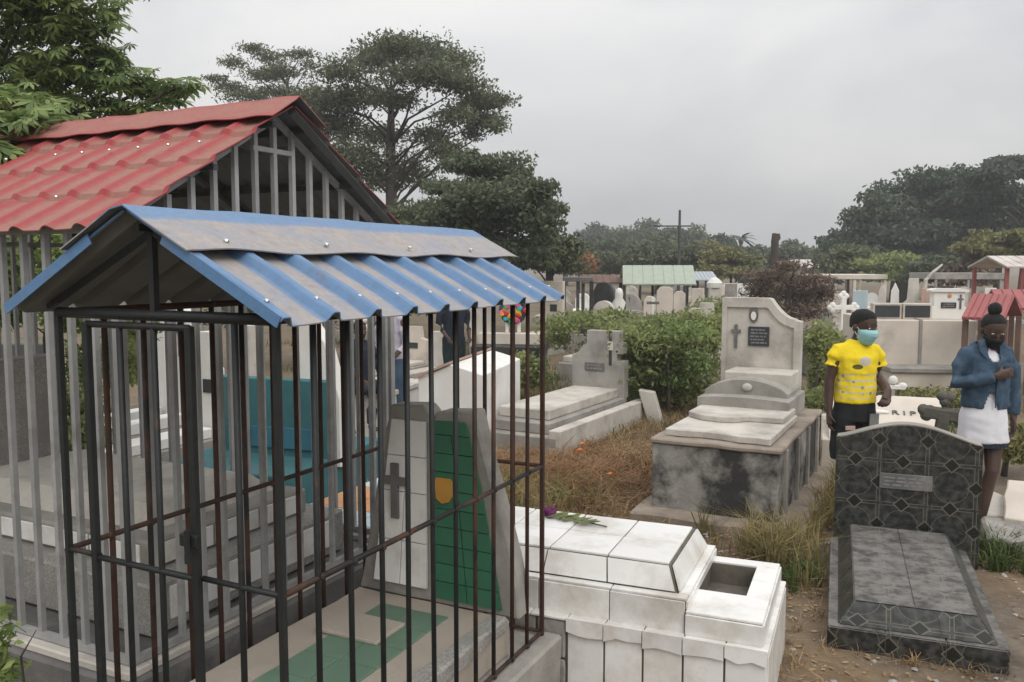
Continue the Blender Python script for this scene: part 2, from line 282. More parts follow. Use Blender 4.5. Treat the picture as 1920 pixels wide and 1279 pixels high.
def ground_mat():
    m = bpy.data.materials.new('ground_earth'); m.use_nodes = True; nt = m.node_tree; N, L = nt.nodes, nt.links; b = N['Principled BSDF']
    g = N.new('ShaderNodeNewGeometry')
    def noi(sc, det=8, ro=0.6):
        n = N.new('ShaderNodeTexNoise'); n.inputs['Scale'].default_value = sc; n.inputs['Detail'].default_value = det; n.inputs['Roughness'].default_value = ro; L.new(g.outputs['Position'], n.inputs['Vector']); return n.outputs[0]
    def ramp(s, ps):
        r = N.new('ShaderNodeValToRGB'); e = r.color_ramp.elements
        while len(e) < len(ps): e.new(0.5)
        for q, (p, c) in zip(e, ps): q.position = p; q.color = (*c, 1)
        L.new(s, r.inputs[0]); return r.outputs[0]
    def mix(f, a, bb):
        x = N.new('ShaderNodeMix'); x.data_type = 'RGBA'; L.new(f, x.inputs['Factor']); L.new(a, x.inputs['A']); L.new(bb, x.inputs['B']); return x.outputs['Result']
    dirt = ramp(noi(3.0, 10, 0.7), [(0.3, (0.100, 0.080, 0.061)), (0.5, (0.152, 0.125, 0.097)), (0.7, (0.225, 0.190, 0.152))])
    peb = ramp(noi(40, 3), [(0.35, (0.11, 0.088, 0.067)), (0.65, (0.29, 0.24, 0.19))])
    d2 = mix(ramp(noi(14, 4), [(0.45, (0, 0, 0)), (0.7, (0.6, 0.6, 0.6))]), dirt, peb)
    dry = ramp(noi(5, 8, 0.7), [(0.3, (0.12, 0.082, 0.05)), (0.7, (0.26, 0.19, 0.12))])
    base = mix(ramp(noi(0.9, 6), [(0.42, (0, 0, 0)), (0.6, (1, 1, 1))]), d2, dry)
    gr = ramp(noi(2, 8), [(0.3, (0.07, 0.075, 0.03)), (0.7, (0.16, 0.145, 0.06))])
    base = mix(ramp(noi(0.35, 4), [(0.52, (0, 0, 0)), (0.68, (1, 1, 1))]), base, gr)
    L.new(base, b.inputs['Base Color']); b.inputs['Roughness'].default_value = 0.95; b.inputs['Specular IOR Level'].default_value = 0.15
    bp = N.new('ShaderNodeBump'); bp.inputs['Strength'].default_value = 0.6; bp.inputs['Distance'].default_value = 0.03; L.new(noi(18, 8, 0.7), bp.inputs['Height']); L.new(bp.outputs[0], b.inputs['Normal'])
    return m
M['ground'] = ground_mat()

def black_tile_mat(s=0.28):
    m = bpy.data.materials.new('black_patterned_tile'); m.use_nodes = True; nt = m.node_tree; N, L = nt.nodes, nt.links; b = N['Principled BSDF']
    tc = N.new('ShaderNodeTexCoord'); sp = N.new('ShaderNodeSeparateXYZ'); L.new(tc.outputs['Object'], sp.inputs[0])
    def mth(op, a, c=None):
        n = N.new('ShaderNodeMath'); n.operation = op
        for i, v in enumerate((a, c)):
            if v is None: continue
            if isinstance(v, (int, float)): n.inputs[i].default_value = v
            else: L.new(v, n.inputs[i])
        return n.outputs[0]
    def tri(c, off=0.0): return mth('ABSOLUTE', mth('SUBTRACT', mth('FRACT', mth('ADD', mth('DIVIDE', c, s), off)), 0.5))
    a = tri(sp.outputs[0], 0.0)
    yz = mth('ADD', sp.outputs[2], mth('MULTIPLY', sp.outputs[1], 1.0))
    c = tri(yz, 0.30)
    d = mth('MINIMUM', mth('ADD', a, mth('SUBTRACT', 0.5, c)), mth('ADD', c, mth('SUBTRACT', 0.5, a)))
    ring = mth('LESS_THAN', mth('ABSOLUTE', mth('SUBTRACT', d, 0.165)), 0.018)
    dbl = mth('ABSOLUTE', mth('SUBTRACT', mth('MAXIMUM', a, c), 0.465))
    line = mth('MULTIPLY', mth('LESS_THAN', dbl, 0.008), mth('GREATER_THAN', d, 0.17))
    arc = mth('LESS_THAN', mth('ABSOLUTE', mth('SUBTRACT', mth('SQRT', mth('ADD', mth('MULTIPLY', a, a), mth('MULTIPLY', c, c))), 0.36)), 0.006)
    lines = mth('MAXIMUM', ring, mth('MAXIMUM', line, mth('MULTIPLY', arc, mth('GREATER_THAN', d, 0.19))))
    g = N.new('ShaderNodeNewGeometry'); n = N.new('ShaderNodeTexNoise'); n.inputs['Scale'].default_value = 26; n.inputs['Detail'].default_value = 8; L.new(g.outputs['Position'], n.inputs['Vector'])
    r = N.new('ShaderNodeValToRGB'); e = r.color_ramp.elements; e[0].position = 0.4; e[0].color = (0.014, 0.015, 0.014, 1); e[1].position = 0.74; e[1].color = (0.070, 0.073, 0.066, 1); L.new(n.outputs[0], r.inputs[0])
    inn = N.new('ShaderNodeMix'); inn.data_type = 'RGBA'; L.new(mth('LESS_THAN', d, 0.14), inn.inputs['Factor']); L.new(r.outputs[0], inn.inputs['A']); inn.inputs['B'].default_value = (0.010, 0.012, 0.010, 1)
    x = N.new('ShaderNodeMix'); x.data_type = 'RGBA'; L.new(mth('MULTIPLY', lines, 0.8), x.inputs['Factor']); L.new(inn.outputs['Result'], x.inputs['A']); x.inputs['B'].default_value = (0.15, 0.14, 0.105, 1)
    # paler, rougher grey blended in as patches on upward faces
    nz = N.new('ShaderNodeSeparateXYZ'); L.new(g.outputs['Normal'], nz.inputs[0])
    n2 = N.new('ShaderNodeTexNoise'); n2.inputs['Scale'].default_value = 9; n2.inputs['Detail'].default_value = 7; n2.inputs['Roughness'].default_value = 0.7; L.new(g.outputs['Position'], n2.inputs['Vector'])
    du = N.new('ShaderNodeMapRange'); du.inputs['From Min'].default_value = 0.40; du.inputs['From Max'].default_value = 0.58; du.inputs['To Min'].default_value = 0.18; du.inputs['To Max'].default_value = 0.92; L.new(n2.outputs[0], du.inputs[0])
    up = N.new('ShaderNodeMapRange'); up.inputs['From Min'].default_value = 0.55; up.inputs['From Max'].default_value = 0.95; L.new(nz.outputs[2], up.inputs[0])
    y = N.new('ShaderNodeMix'); y.data_type = 'RGBA'; L.new(mth('MULTIPLY', du.outputs[0], up.outputs[0]), y.inputs['Factor']); L.new(x.outputs['Result'], y.inputs['A']); y.inputs['B'].default_value = (0.18, 0.168, 0.155, 1)
    L.new(y.outputs['Result'], b.inputs['Base Color'])
    ro = N.new('ShaderNodeMapRange'); ro.inputs['To Min'].default_value = 0.35; ro.inputs['To Max'].default_value = 0.8; L.new(up.outputs[0], ro.inputs[0]); L.new(ro.outputs[0], b.inputs['Roughness'])
    return m
M['black_tile'] = black_tile_mat()

def shirt_mat():
    # yellow t-shirt: round pale print on the chest, bands of pale stripes and grey motifs below (flat print)
    m = bpy.data.materials.new('yellow_printed_shirt'); m.use_nodes = True; nt = m.node_tree; N, L = nt.nodes, nt.links; b = N['Principled BSDF']
    tc = N.new('ShaderNodeTexCoord'); sp = N.new('ShaderNodeSeparateXYZ'); L.new(tc.outputs['Object'], sp.inputs[0]); X, Y, Z = sp.outputs
    def mth(op, a, c=None):
        n = N.new('ShaderNodeMath'); n.operation = op
        for i, v in enumerate((a, c)):
            if v is None: continue
            if isinstance(v, (int, float)): n.inputs[i].default_value = v
            else: L.new(v, n.inputs[i])
        return n.outputs[0]
    def mix(f, a, c):
        x = N.new('ShaderNodeMix'); x.data_type = 'RGBA'; L.new(f, x.inputs['Factor'])
        for k, v in (('A', a), ('B', c)):
            if isinstance(v, tuple): x.inputs[k].default_value = (*v, 1)
            else: L.new(v, x.inputs[k])
        return x.outputs['Result']
    front = mth('LESS_THAN', Y, 0.0)
    body = mth('LESS_THAN', mth('ABSOLUTE', X), 0.15)
    low = mth('MULTIPLY', mth('LESS_THAN', Z, 1.14), mth('GREATER_THAN', Z, 0.965))
    fr = mth('FRACT', mth('DIVIDE', mth('SUBTRACT', Z, 0.96), 0.042))
    st = mth('MULTIPLY', mth('LESS_THAN', fr, 0.38), low)
    st = mth('MULTIPLY', st, mth('MULTIPLY', front, body))
    n = N.new('ShaderNodeTexNoise'); n.inputs['Scale'].default_value = 26; L.new(tc.outputs['Object'], n.inputs['Vector'])
    st = mth('MULTIPLY', st, mth('GREATER_THAN', n.outputs[0], 0.43))
    col = mix(st, (0.80, 0.61, 0.028), (0.62, 0.56, 0.36))
    v = N.new('ShaderNodeTexVoronoi'); v.inputs['Scale'].default_value = 17; L.new(tc.outputs['Object'], v.inputs['Vector'])
    mo = mth('MULTIPLY', mth('LESS_THAN', v.outputs['Distance'], 0.22), mth('MULTIPLY', low, mth('MULTIPLY', front, body)))
    col = mix(mo, col, (0.28, 0.30, 0.27))
    dx = mth('DIVIDE', mth('SUBTRACT', X, 0.012), 0.042); dz = mth('DIVIDE', mth('SUBTRACT', Z, 1.235), 0.033)
    lo = mth('MULTIPLY', mth('LESS_THAN', mth('ADD', mth('MULTIPLY', dx, dx), mth('MULTIPLY', dz, dz)), 1.0), front)
    col = mix(lo, col, (0.52, 0.47, 0.42))
    dx2 = mth('DIVIDE', mth('ADD', X, 0.04), 0.035); dz2 = mth('DIVIDE', mth('SUBTRACT', Z, 1.195), 0.018)
    l2 = mth('MULTIPLY', mth('LESS_THAN', mth('ADD', mth('MULTIPLY', dx2, dx2), mth('MULTIPLY', dz2, dz2)), 1.0), front)
    col = mix(l2, col, (0.12, 0.11, 0.03))
    L.new(col, b.inputs['Base Color']); b.inputs['Roughness'].default_value = 0.9; b.inputs['Specular IOR Level'].default_value = 0.15
    nb = N.new('ShaderNodeTexNoise'); nb.inputs['Scale'].default_value = 14; nb.inputs['Detail'].default_value = 3; L.new(tc.outputs['Object'], nb.inputs['Vector'])
    bp = N.new('ShaderNodeBump'); bp.inputs['Strength'].default_value = 0.5; bp.inputs['Distance'].default_value = 0.02; L.new(nb.outputs[0], bp.inputs['Height']); L.new(bp.outputs[0], b.inputs['Normal'])
    return m
M['shirt'] = shirt_mat()
#@@PART2
# ------------------------------------------------------------------ ground
def build_ground():
    def axis(lo, hi, fine0, fine1, step):
        a = list(np.arange(fine0, fine1 + 1e-6, step)); d = step
        while a[-1] < hi: d *= 1.35; a.append(a[-1] + d)
        d = step
        while a[0] > lo: d *= 1.35; a.insert(0, a[0] - d)
        return a
    xs = axis(-900, 900, -4, 8, 0.1); ys = axis(-40, 1500, 1, 14, 0.1)
    nx, ny = len(xs), len(ys); co = []
    for y in ys:
        for x in xs:
            z = 0.035 * noise.noise(Vector((x * 0.6, y * 0.6, 3))) + 0.015 * noise.noise(Vector((x * 2.7, y * 2.7, 9)))
            co.append((x, y, z - 0.012 if abs(x) < 60 and y < 120 else -0.02))
    fc = [(j * nx + i, j * nx + i + 1, (j + 1) * nx + i + 1, (j + 1) * nx + i) for j in range(ny - 1) for i in range(nx - 1)]
    me = bpy.data.meshes.new('ground'); me.from_pydata(co, [], fc); me.shade_smooth()
    tag(link_mesh('ground', me, M['ground']), kind='structure')
build_ground()

# ------------------------------------------------------------------ shared pieces
_cache = {}
def bar(parent, p0, p1, r, m, name='bar', n=8):
    """straight round or square bar between two local points; alike bars share their mesh"""
    p0, p1 = Vector(p0), Vector(p1); L = (p1 - p0).length; key = (round(L, 3), r, m.name, n)
    if key not in _cache:
        b = MB(); b.tube([(0, 0, 0), (0, 0, L)], r, n=n, up=(0, 1, 0)); me = b.mesh(name, smooth=n > 5); me.materials.append(m); _cache[key] = me
    o = bpy.data.objects.new(name, _cache[key]); COL.objects.link(o); o.parent = parent
    q = Vector((0, 0, 1)).rotation_difference(p1 - p0)
    o.location = p0; o.rotation_euler = q.to_euler() if n != 4 or L == 0 else (q @ Matrix.Rotation(math.pi / 4, 3, 'Z').to_quaternion()).to_euler()
    return o
def tile(parent, c, u, v, w, h, m, t=0.008, name='tile', tilt=0.0):
    """thin tile w x h centred on c, spanned by local directions u and v"""
    key = ('t', round(w, 3), round(h, 3), t, m.name)
    if key not in _cache:
        b = MB(); b.box(-w / 2, w / 2, -h / 2, h / 2, -t, t * 0.5, bev=min(0.0025, t * 0.3)); me = b.mesh(name); me.materials.append(m); _cache[key] = me
    u = Vector(u).normalized(); v = Vector(v).normalized(); n = u.cross(v)
    R = Matrix((u, v, n)).transposed().to_4x4()
    o = bpy.data.objects.new(name, _cache[key]); COL.objects.link(o); o.parent = parent
    J = Matrix.Rotation(rnd.uniform(-1, 1) * (0.006 + tilt), 4, 'X') @ Matrix.Rotation(rnd.uniform(-1, 1) * (0.006 + tilt), 4, 'Y')
    o.matrix_local = Matrix.Translation(c) @ R @ J
    return o
def tile_rect(parent, o, u, v, W_, H_, nu, nv, m, gap=0.005, t=0.008, name='tile', skip=()):
    o, u, v = Vector(o), Vector(u).normalized(), Vector(v).normalized(); w, h = W_ / nu, H_ / nv; gap *= 1.35
    for i in range(nu):
        for j in range(nv):
            if (i, j) in skip: continue
            tile(parent, o + u * ((i + 0.5) * w) + v * ((j + 0.5) * h), u, v, w - gap, h - gap, m, t, name)
def sheet(parent, name, P, nu, nv, hfun, m_top, m_bot, thick=0.004):
    """profiled metal sheet: P(u,v) -> point and normal; hfun(u,v) -> (height, dust)"""
    co, du = [], []
    for j in range(nv + 1):
        for i in range(nu + 1):
            u, v = i / nu, j / nv; p, n = P(u, v); h, d = hfun(u, v); q = noise.noise(p * 3.1) * 0.006 + noise.noise(p * 9.0) * 0.002; co.append(p + n * (h + q)); du.append(d)
    fc = [(j * (nu + 1) + i, j * (nu + 1) + i + 1, (j + 1) * (nu + 1) + i + 1, (j + 1) * (nu + 1) + i) for j in range(nv) for i in range(nu)]
    me = bpy.data.meshes.new(name); me.from_pydata(co, [], fc)
    a = me.attributes.new('dust', 'FLOAT', 'POINT'); a.data.foreach_set('value', du)
    nrm = me.polygons[0].normal
    if nrm.dot(P(0.5, 0.5)[1]) < 0: me.flip_normals()
    o = link_mesh(name, me, m_top, parent); me.materials.append(m_bot)
    s = o.modifiers.new('thickness', 'SOLIDIFY'); s.thickness = thick; s.offset = -1; s.material_offset = 1; s.use_rim = True; s.material_offset_rim = 0
    return o
def plaque_lines(parent, x0, x1, y, z0, z1, n, m=None):
    for i in range(n):
        z = z1 - (i + 0.5) * (z1 - z0) / n; x = x0 + rnd.uniform(0.0, 0.08) * (x1 - x0); e = x1 - rnd.uniform(0.0, 0.2) * (x1 - x0); b = MB()
        while x < e:
            w = rnd.uniform(0.1, 0.26) * (x1 - x0); hh = (z1 - z0) / n * 0.22
            b.box(x, min(x + w, e), y - 0.0015, y + 0.001, z - hh, z + hh); x += w + 0.05 * (x1 - x0)
        b.build('engraved_line', m or M['engraving'], parent)
def latin_cross(b, cx, y0, y1, z0, z1, arm, w, frac=0.68):
    za = z0 + (z1 - z0) * frac; h = w / 2
    b.prism([(cx - h, z0), (cx + h, z0), (cx + h, za - h), (cx + arm, za - h), (cx + arm, za + h), (cx + h, za + h), (cx + h, z1), (cx - h, z1), (cx - h, za + h), (cx - arm, za + h), (cx - arm, za - h), (cx - h, za - h)], y0, y1)
    return b

# ------------------------------------------------------------------ blue roofed grave cage
AZ = 26.7
CAGE_O = (-1.354, 2.528)
CW, CL, CB, CT, CR = 0.844, 1.626, 0.29, 1.775, 1.042
def build_cage():
    t = thing('grave_cage', 'black barred grave cage with dusty blue sheet metal gable roof in the foreground', 'grave cage', CAGE_O, AZ)
    b = MB(); b.box(-0.07, CW + 0.075, -0.08, CL + 0.05, 0, 0.285, bev=0.012); b.rough(0.008, 6, cuts=9)
    b.build('plinth', M['concrete'], t)
    K, R, X = M['black_iron'], M['rust_iron'], M['mixed_iron']
    for (x, y, m) in ((0, 0, K), (CW, 0, K), (0, CL, R), (CW, CL, R)): bar(t, (x, y, CB - 0.01), (x, y, CT), 0.0115, m, 'corner_post', 4)
    nR = 11
    for k in range(1, nR):
        y = CL * k / nR + (0.006 if k % 3 == 0 else -0.004)
        m = K if k < 7 else (X if k < 9 else R)
        j = lambda: rnd.uniform(-0.006, 0.006)
        bar(t, (CW, y + j(), CB), (CW + j() * 0.5, y + j(), CT), 0.0088, m)
        bar(t, (0, y + 0.01 + j(), CB), (0, y + 0.01 + j(), CT), 0.0095, X if k in (2, 5) else R)
    for k in range(1, 6): bar(t, (CW * k / 6, CL, CB), (CW * k / 6, CL, CT), 0.0095, R)
    for z, r in ((CB + 0.012, 0.009), (CR, 0.009), (CT - 0.01, 0.013)):
        bar(t, (0, 0, z), (0, CL, z), r, R, 'rail', 6); bar(t, (CW, 0, z), (CW, CL, z), r, X if z < 1.5 else K, 'rail', 6)
        bar(t, (0, CL, z), (CW, CL, z), r, R, 'rail', 6)
        if z > 1.5: bar(t, (0, 0, z), (CW, 0, z), r * 1.2, K, 'rail', 6)
    wb = MB()                                                       # weld beads where bars cross the rails
    for k in range(1, nR):
        for z in (CB + 0.012, CR, CT - 0.012):
            for x in (0.0, CW): wb.ball((x + (0.008 if x else 0.006), CL * k / nR + rnd.uniform(-0.008, 0.012), z + rnd.uniform(-0.004, 0.004)), (0.008, 0.011, rnd.uniform(0.009, 0.014)), 1)
    wb.build('weld_beads', X, t)['kind'] = 'stuff'
    for x in (CW * 5 / 6,): bar(t, (x, 0, CB), (x, 0, CT), 0.0088, K)
    bar(t, (0, 0, CR), (CW / 6, 0, CR), 0.009, K, 'rail', 6); bar(t, (CW * 4 / 6, 0, CR), (CW, 0, CR), 0.009, K, 'rail', 6)
    # gate in the front
    x0, x1, zt = CW / 6, CW * 4 / 6 - 0.01, CT - 0.035
    gb = MB(); gb.box(x0 - 0.011, x0 + 0.011, -0.024, -0.002, CB + 0.02, zt, bev=0.003); g = gb.build('gate', K, t)
    gb = MB(); gb.box(x1 - 0.011, x1 + 0.011, -0.024, -0.002, CB + 0.02, zt, bev=0.003); gb.build('stile', K, g)
    for z in (CB + 0.03, CR, zt - 0.005): bar(g, (x0, -0.012, z), (x1, -0.012, z), 0.010, K, 'rail', 6)
    for k in (1, 2): bar(g, (x0 + (x1 - x0) * k / 3, -0.012, CB + 0.02), (x0 + (x1 - x0) * k / 3, -0.012, zt), 0.0088, K)
    lb = MB(); lb.box(x1 - 0.03, x1 + 0.035, -0.045, -0.03, CR + 0.10, CR + 0.135, bev=0.003); lb.tube([(x1 + 0.01, -0.052, CR + 0.06), (x1 + 0.01, -0.052, CR + 0.15)], 0.009, 8); lb.build('latch', K, g)
    # roof carriers
    xm = 0.41; RZ = 2.035
    bar(t, (xm, 0, CT), (xm, 0, RZ - 0.03), 0.013, K, 'king_post', 4); bar(t, (xm, CL, CT), (xm, CL, RZ - 0.03), 0.013, K, 'king_post', 4)
    bar(t, (xm, -0.05, RZ - 0.03), (xm, CL + 0.05, RZ - 0.03), 0.013, K, 'ridge_beam', 4)
    for y in (0.0, CL / 2, CL):
        bar(t, (xm, y, RZ - 0.04), (CW + 0.02, y, CT + 0.005), 0.011, K, 'rafter', 4); bar(t, (xm, y, RZ - 0.04), (-0.04, y, CT + 0.005), 0.011, K, 'rafter', 4)
    # profiled sheets
    ribs = [-0.065 + 0.187 * k for k in range(10)]; ya, yb = -0.085, 1.645
    def prof(y):
        h, d = 0.0, 1.0
        for r in ribs:
            q = abs(y - r)
            if q < 0.013: h, d = 0.026, 0.12
            elif q < 0.030: h = max(h, 0.026 * (0.030 - q) / 0.017); d = min(d, 0.10)
            elif q < 0.05: d = min(d, 0.10 + 0.9 * (q - 0.030) / 0.02)
        return h, d
    def slope(ex, ez, sx):
        A = Vector((ex, 0, ez)); B = Vector((xm, 0, RZ)); dr = B - A; n = Vector((-dr.z, 0, dr.x)) if sx > 0 else Vector((dr.z, 0, -dr.x))
        n = n.normalized(); n = n if n.z > 0 else -n
        return A, dr, n
    for ex, ez, sx in ((0.93, 1.757, 1), (-0.105, 1.765, -1)):
        A, dr, n = slope(ex, ez, sx)
        o = sheet(t, 'roof_sheet', lambda u, v: (A + dr * v + Vector((0, ya + (yb - ya) * u, 0)), n), 280, 10, lambda u, v: prof(ya + (yb - ya) * u), M['blue_sheet'], M['galv'])
        for r in ribs:                                            # roofing screws on the ribs near the eave
            if sx > 0:
                c = A + dr * 0.13 + n * 0.027 + Vector((0, r, 0)); s = MB(); s.ball(c, (0.009, 0.009, 0.006), 1); s.build('screw', M['screw'], o)
    for ex, ez, sx in ((0.93, 1.757, 1), (-0.105, 1.765, -1)):       # folded blue edge on the front of each slope
        A, dr, n = slope(ex, ez, sx); p0, p1 = A, A + dr * 0.74; q = MB(); y0 = ya - 0.006
        q.hull([p + Vector((0, y0, 0)) for p in (p0 - n * 0.004, p1 - n * 0.004, p1 + n * 0.027, p0 + n * 0.027)], [p + Vector((0, y0 + 0.004, 0)) for p in (p0 - n * 0.004, p1 - n * 0.004, p1 + n * 0.027, p0 + n * 0.027)]); q.build('edge_flashing', M['blue_sheet'], t)
    # ridge cap: bent sheet lying on the ribs
    def capP(u, v):
        if v < 0.5: ex, ez, sx, w = -0.105, 1.765, -1, v * 2
        else: ex, ez, sx, w = 0.93, 1.757, 1, (1 - v) * 2
        A, dr, n = slope(ex, ez, sx); s = 0.56 + 0.44 * w
        e = 0.02 * math.sin(u * 9 + 1) * (1 - w)
        p = A + dr * s + n * (0.034 + 0.006 * (1 - w) * math.sin(u * 21)); p.y = -0.105 + (1.87 + e * 0) * u
        return p, n
    def caph(u, v):
        w = min(v, 1 - v) * 2
        return 0.0, (0.15 if w > 0.72 else 1.0)
    cap = sheet(t, 'ridge_cap', capP, 40, 24, caph, M['blue_sheet'], M['galv'])
    for y in (0.06, 0.48, 0.95, 1.4):
        A, dr, n = slope(0.93, 1.757, 1); c = A + dr * 0.63 + n * 0.042 + Vector((0, y, 0)); s = MB(); s.ball(c, (0.010, 0.010, 0.007), 1); s.build('screw', M['screw'], cap)
build_cage()

def build_caged_tomb():
    t = thing('tiled_tomb', 'low tomb with split white and green tiled headstone standing inside the black cage', 'tomb', CAGE_O, AZ)
    b = MB(); b.box(0.03, 0.80, 0.16, 1.40, 0.28, 0.445, bev=0.012); b.rough(0.006, 9, cuts=6); b.build('body', M['terrazzo_tan'], t)
    b = MB(); b.box(0.735, 0.815, 0.2, 1.36, 0.40, 0.468, bev=0.01); b.rough(0.007, 14, cuts=8); b.build('speckled_kerb', M['terrazzo'], t)
    tile_rect(t, (0.24, 0.26, 0.447), (1, 0, 0), (0, 1, 0), 0.34, 1.02, 2, 6, M['green_floor'], gap=0.003, t=0.006)
    b = MB(); b.box(0.17, 0.47, 0.92, 1.12, 0.449, 0.466, bev=0.004); o = b.build('mottled_panel', M['terrazzo_tan'], t)
    # two leaves of rough cast concrete, tiled in front
    lw = [(0.03, 0.44), (0.418, 0.44), (0.418, 1.27), (0.385, 1.305), (0.215, 1.30), (0.165, 1.10), (0.10, 0.75)]
    rw = [(0.434, 0.44), (0.845, 0.44), (0.83, 0.62), (0.765, 0.86), (0.69, 1.10), (0.635, 1.30), (0.455, 1.285), (0.434, 1.24)]
    for nm, poly in (('left_leaf', lw), ('right_leaf', rw)):
        b = MB(); b.prism(poly, 1.40, 1.50, bev=0.008); b.rough(0.006, 16, cuts=2); leaf = b.build('headstone_leaf', M['concrete'], t)
        if nm == 'left_leaf':
            xs = lambda z: (0.125 + 0.105 * (z - 0.52) / 0.72, 0.405)
            m, rows = M['white_tile'], [0.50, 0.70, 0.92, 1.08, 1.24]
        else:
            xs = lambda z: (0.446, 0.60 + 0.165 * (max(0.0, 1.24 - z) / 0.74) ** 0.8)
            m, rows = M['green_tile'], [0.47, 0.55, 0.63, 0.71, 0.79, 0.87, 0.95, 1.03, 1.11, 1.19, 1.25]
        for z0, z1 in zip(rows, rows[1:]):
            a0, b0 = xs(z0); a1, b1 = xs(z1); nsp = 2 if (b0 - a0) > 0.18 else 1
            for k in range(nsp):
                f = lambda a, bb, k: a + (bb - a) * k / nsp
                q = MB(); g = 0.002
                q.prism([(f(a0, b0, k) + g, z0 + g), (f(a0, b0, k + 1) - g, z0 + g), (f(a1, b1, k + 1) - g, z1 - g), (f(a1, b1, k) + g, z1 - g)], 1.382, 1.395)
                q.build('tile', m, leaf)
    b = MB(); latin_cross(b, 0.25, 1.366, 1.381, 0.80, 1.045, 0.062, 0.036); b.build('cross', M['concrete_dark'], t)
    b = MB(); b.prism([(0.455, 0.99), (0.462, 1.005), (0.53, 1.005), (0.54, 0.99), (0.54, 0.93), (0.525, 0.905), (0.49, 0.895), (0.462, 0.915)], 1.372, 1.381); b.build('emblem', M['ochre'], t)
build_caged_tomb()

# ------------------------------------------------------------------ red roofed shelter behind it
SH_O = (-1.36, 2.93)
SL, SW, SB, SE, SR = 2.3, 1.62, 0.46, 2.05, 2.565
def build_shelter():
    t = thing('grave_shelter', 'grey barred grave shelter with red metal tile gable roof left of the blue cage', 'grave shelter', SH_O, AZ)
    b = MB(); b.box(-SL - 0.06, 0.055, -0.07, SW + 0.07, 0, SB - 0.02, bev=0.012); b.rough(0.006, 5, cuts=8); b.build('plinth', M['concrete_dark'], t)
    b = MB()
    for x0, x1, y0, y1 in ((-SL - 0.04, 0.035, -0.05, 0.05), (-SL - 0.04, 0.035, SW - 0.05, SW + 0.05), (-0.055, 0.035, 0.05, SW - 0.05), (-SL - 0.04, -SL + 0.05, 0.05, SW - 0.05)):
        b.box(x0, x1, y0, y1, SB - 0.021, SB + 0.012, bev=0.006)
    b.build('kerb', M['concrete_pale'], t)
    S = M['grey_steel']
    zs = lambda y: SE + (SR - SE) * (1 - abs(y - SW / 2) / (SW / 2)) - 0.03
    def post(x, y, top, w=0.0145, name='bar'): bar(t, (x, y, SB + 0.03), (x, y, top), w, S, name, 4)
    for x in (0, -SL):
        for y in (0, SW): post(x, y, SE - 0.01, 0.024, 'corner_post')
    k = 0.125
    while k < SL - 0.05: post(-k, 0, SE - 0.02); post(-k, SW, SE - 0.02); k += 0.125
    ys = [0.1125 * i for i in range(1, 15)]
    for y in ys: post(0, y, zs(y)); post(-SL, y, zs(y))
    for z in (SB + 0.03, SE - 0.02):
        for y in (0, SW): bar(t, (-SL, y, z), (0, y, z), 0.018, S, 'rail', 4)
        for x in (0, -SL): bar(t, (x, 0, z), (x, SW, z), 0.018, S, 'rail', 4)
    bar(t, (-0.0, 0.66, 2.385), (0.0, 0.905, 2.385), 0.014, S, 'gable_cross_arm', 4)
    D = M['dark_wood']
    for x in (0.0, -0.75, -1.5, -SL):
        for y0 in (-0.03, SW + 0.03): bar(t, (x - 0.012, y0, SE - 0.025), (x - 0.012, SW / 2, SR - 0.04), 0.016 if x == 0 else 0.022, S if x == 0 else D, 'rafter', 4)
    for y0, s in ((0.02, 1), (SW - 0.02, -1)):
        for q in (0.05, 0.45, 0.85):
            y = y0 + s * q * SW / 2; bar(t, (-SL - 0.1, y, zs(y) + 0.01), (0.08, y, zs(y) + 0.01), 0.016, D, 'purlin', 4)
    # metal tile sheets: rolls along the slope, a step every 0.2 m
    per, xa, xb = 0.172, -SL - 0.12, 0.10
    def hf(u, v, run):
        x = xa + (xb - xa) * u; ph = (xb - x) / per; c = math.cos(2 * math.pi * ph)
        roll = max(0.0, c) ** 1.1; s = v * run; st = (s / 0.262) % 1.0
        h = 0.018 * roll + 0.016 * (1 - st)
        d = 0.92 - 1.2 * roll
        return h, max(0.02, min(1, d))
    for y0, s in ((-0.075, 1), (SW + 0.075, -1)):
        A = Vector((0, y0, SE - 0.035)); B = Vector((0, SW / 2, SR - 0.01)); dr = B - A; run = dr.length; n = Vector((0, -dr.z, dr.y)) * s; n = n.normalized(); n = n if n.z > 0 else -n
        o = sheet(t, 'roof_sheet', lambda u, v: (A + dr * v + Vector((xa + (xb - xa) * u, 0, 0)), n), 330, 52, lambda u, v: hf(u, v, run), M['red_sheet'], M['galv'])
        if s > 0:
            for i in range(12):
                for v in (0.20, 0.62):
                    if rnd.random() < 0.45: continue
                    c = A + dr * v + n * 0.042 + Vector((xb - per * i - 0.0, 0, 0)); q = MB(); q.ball(c, (0.008, 0.008, 0.006), 1); q.build('screw', M['screw'], o)
    def capP(u, v):
        s = -1 if v < 0.5 else 1; w = 1 - abs(v - 0.5) * 2
        y = SW / 2 + s * (1 - w) * 0.17; z = SR + 0.045 - (1 - w) * 0.105
        return Vector((xa - 0.02 + (xb - xa + 0.05) * u, y, z)), Vector((0, s * 0.5, 0.86))
    sheet(t, 'ridge_cap', capP, 60, 12, lambda u, v: (0.003 * math.sin(u * 60), 0.75 if 0.06 < min(v, 1 - v) < 0.45 else 0.2), M['red_sheet'], M['galv'])
    for s in (1,):                                                   # barge strip on the far gable edge
        A = Vector((0.085, SW / 2 + s * (SW / 2 + 0.08), SE - 0.06)); B = Vector((0.085, SW / 2, SR - 0.02)); b = MB()
        b.tube([A, B], 0.022, 4, up=(1, 0, 0)); b.build('barge_board', M['dark_wood'], t)
build_shelter()
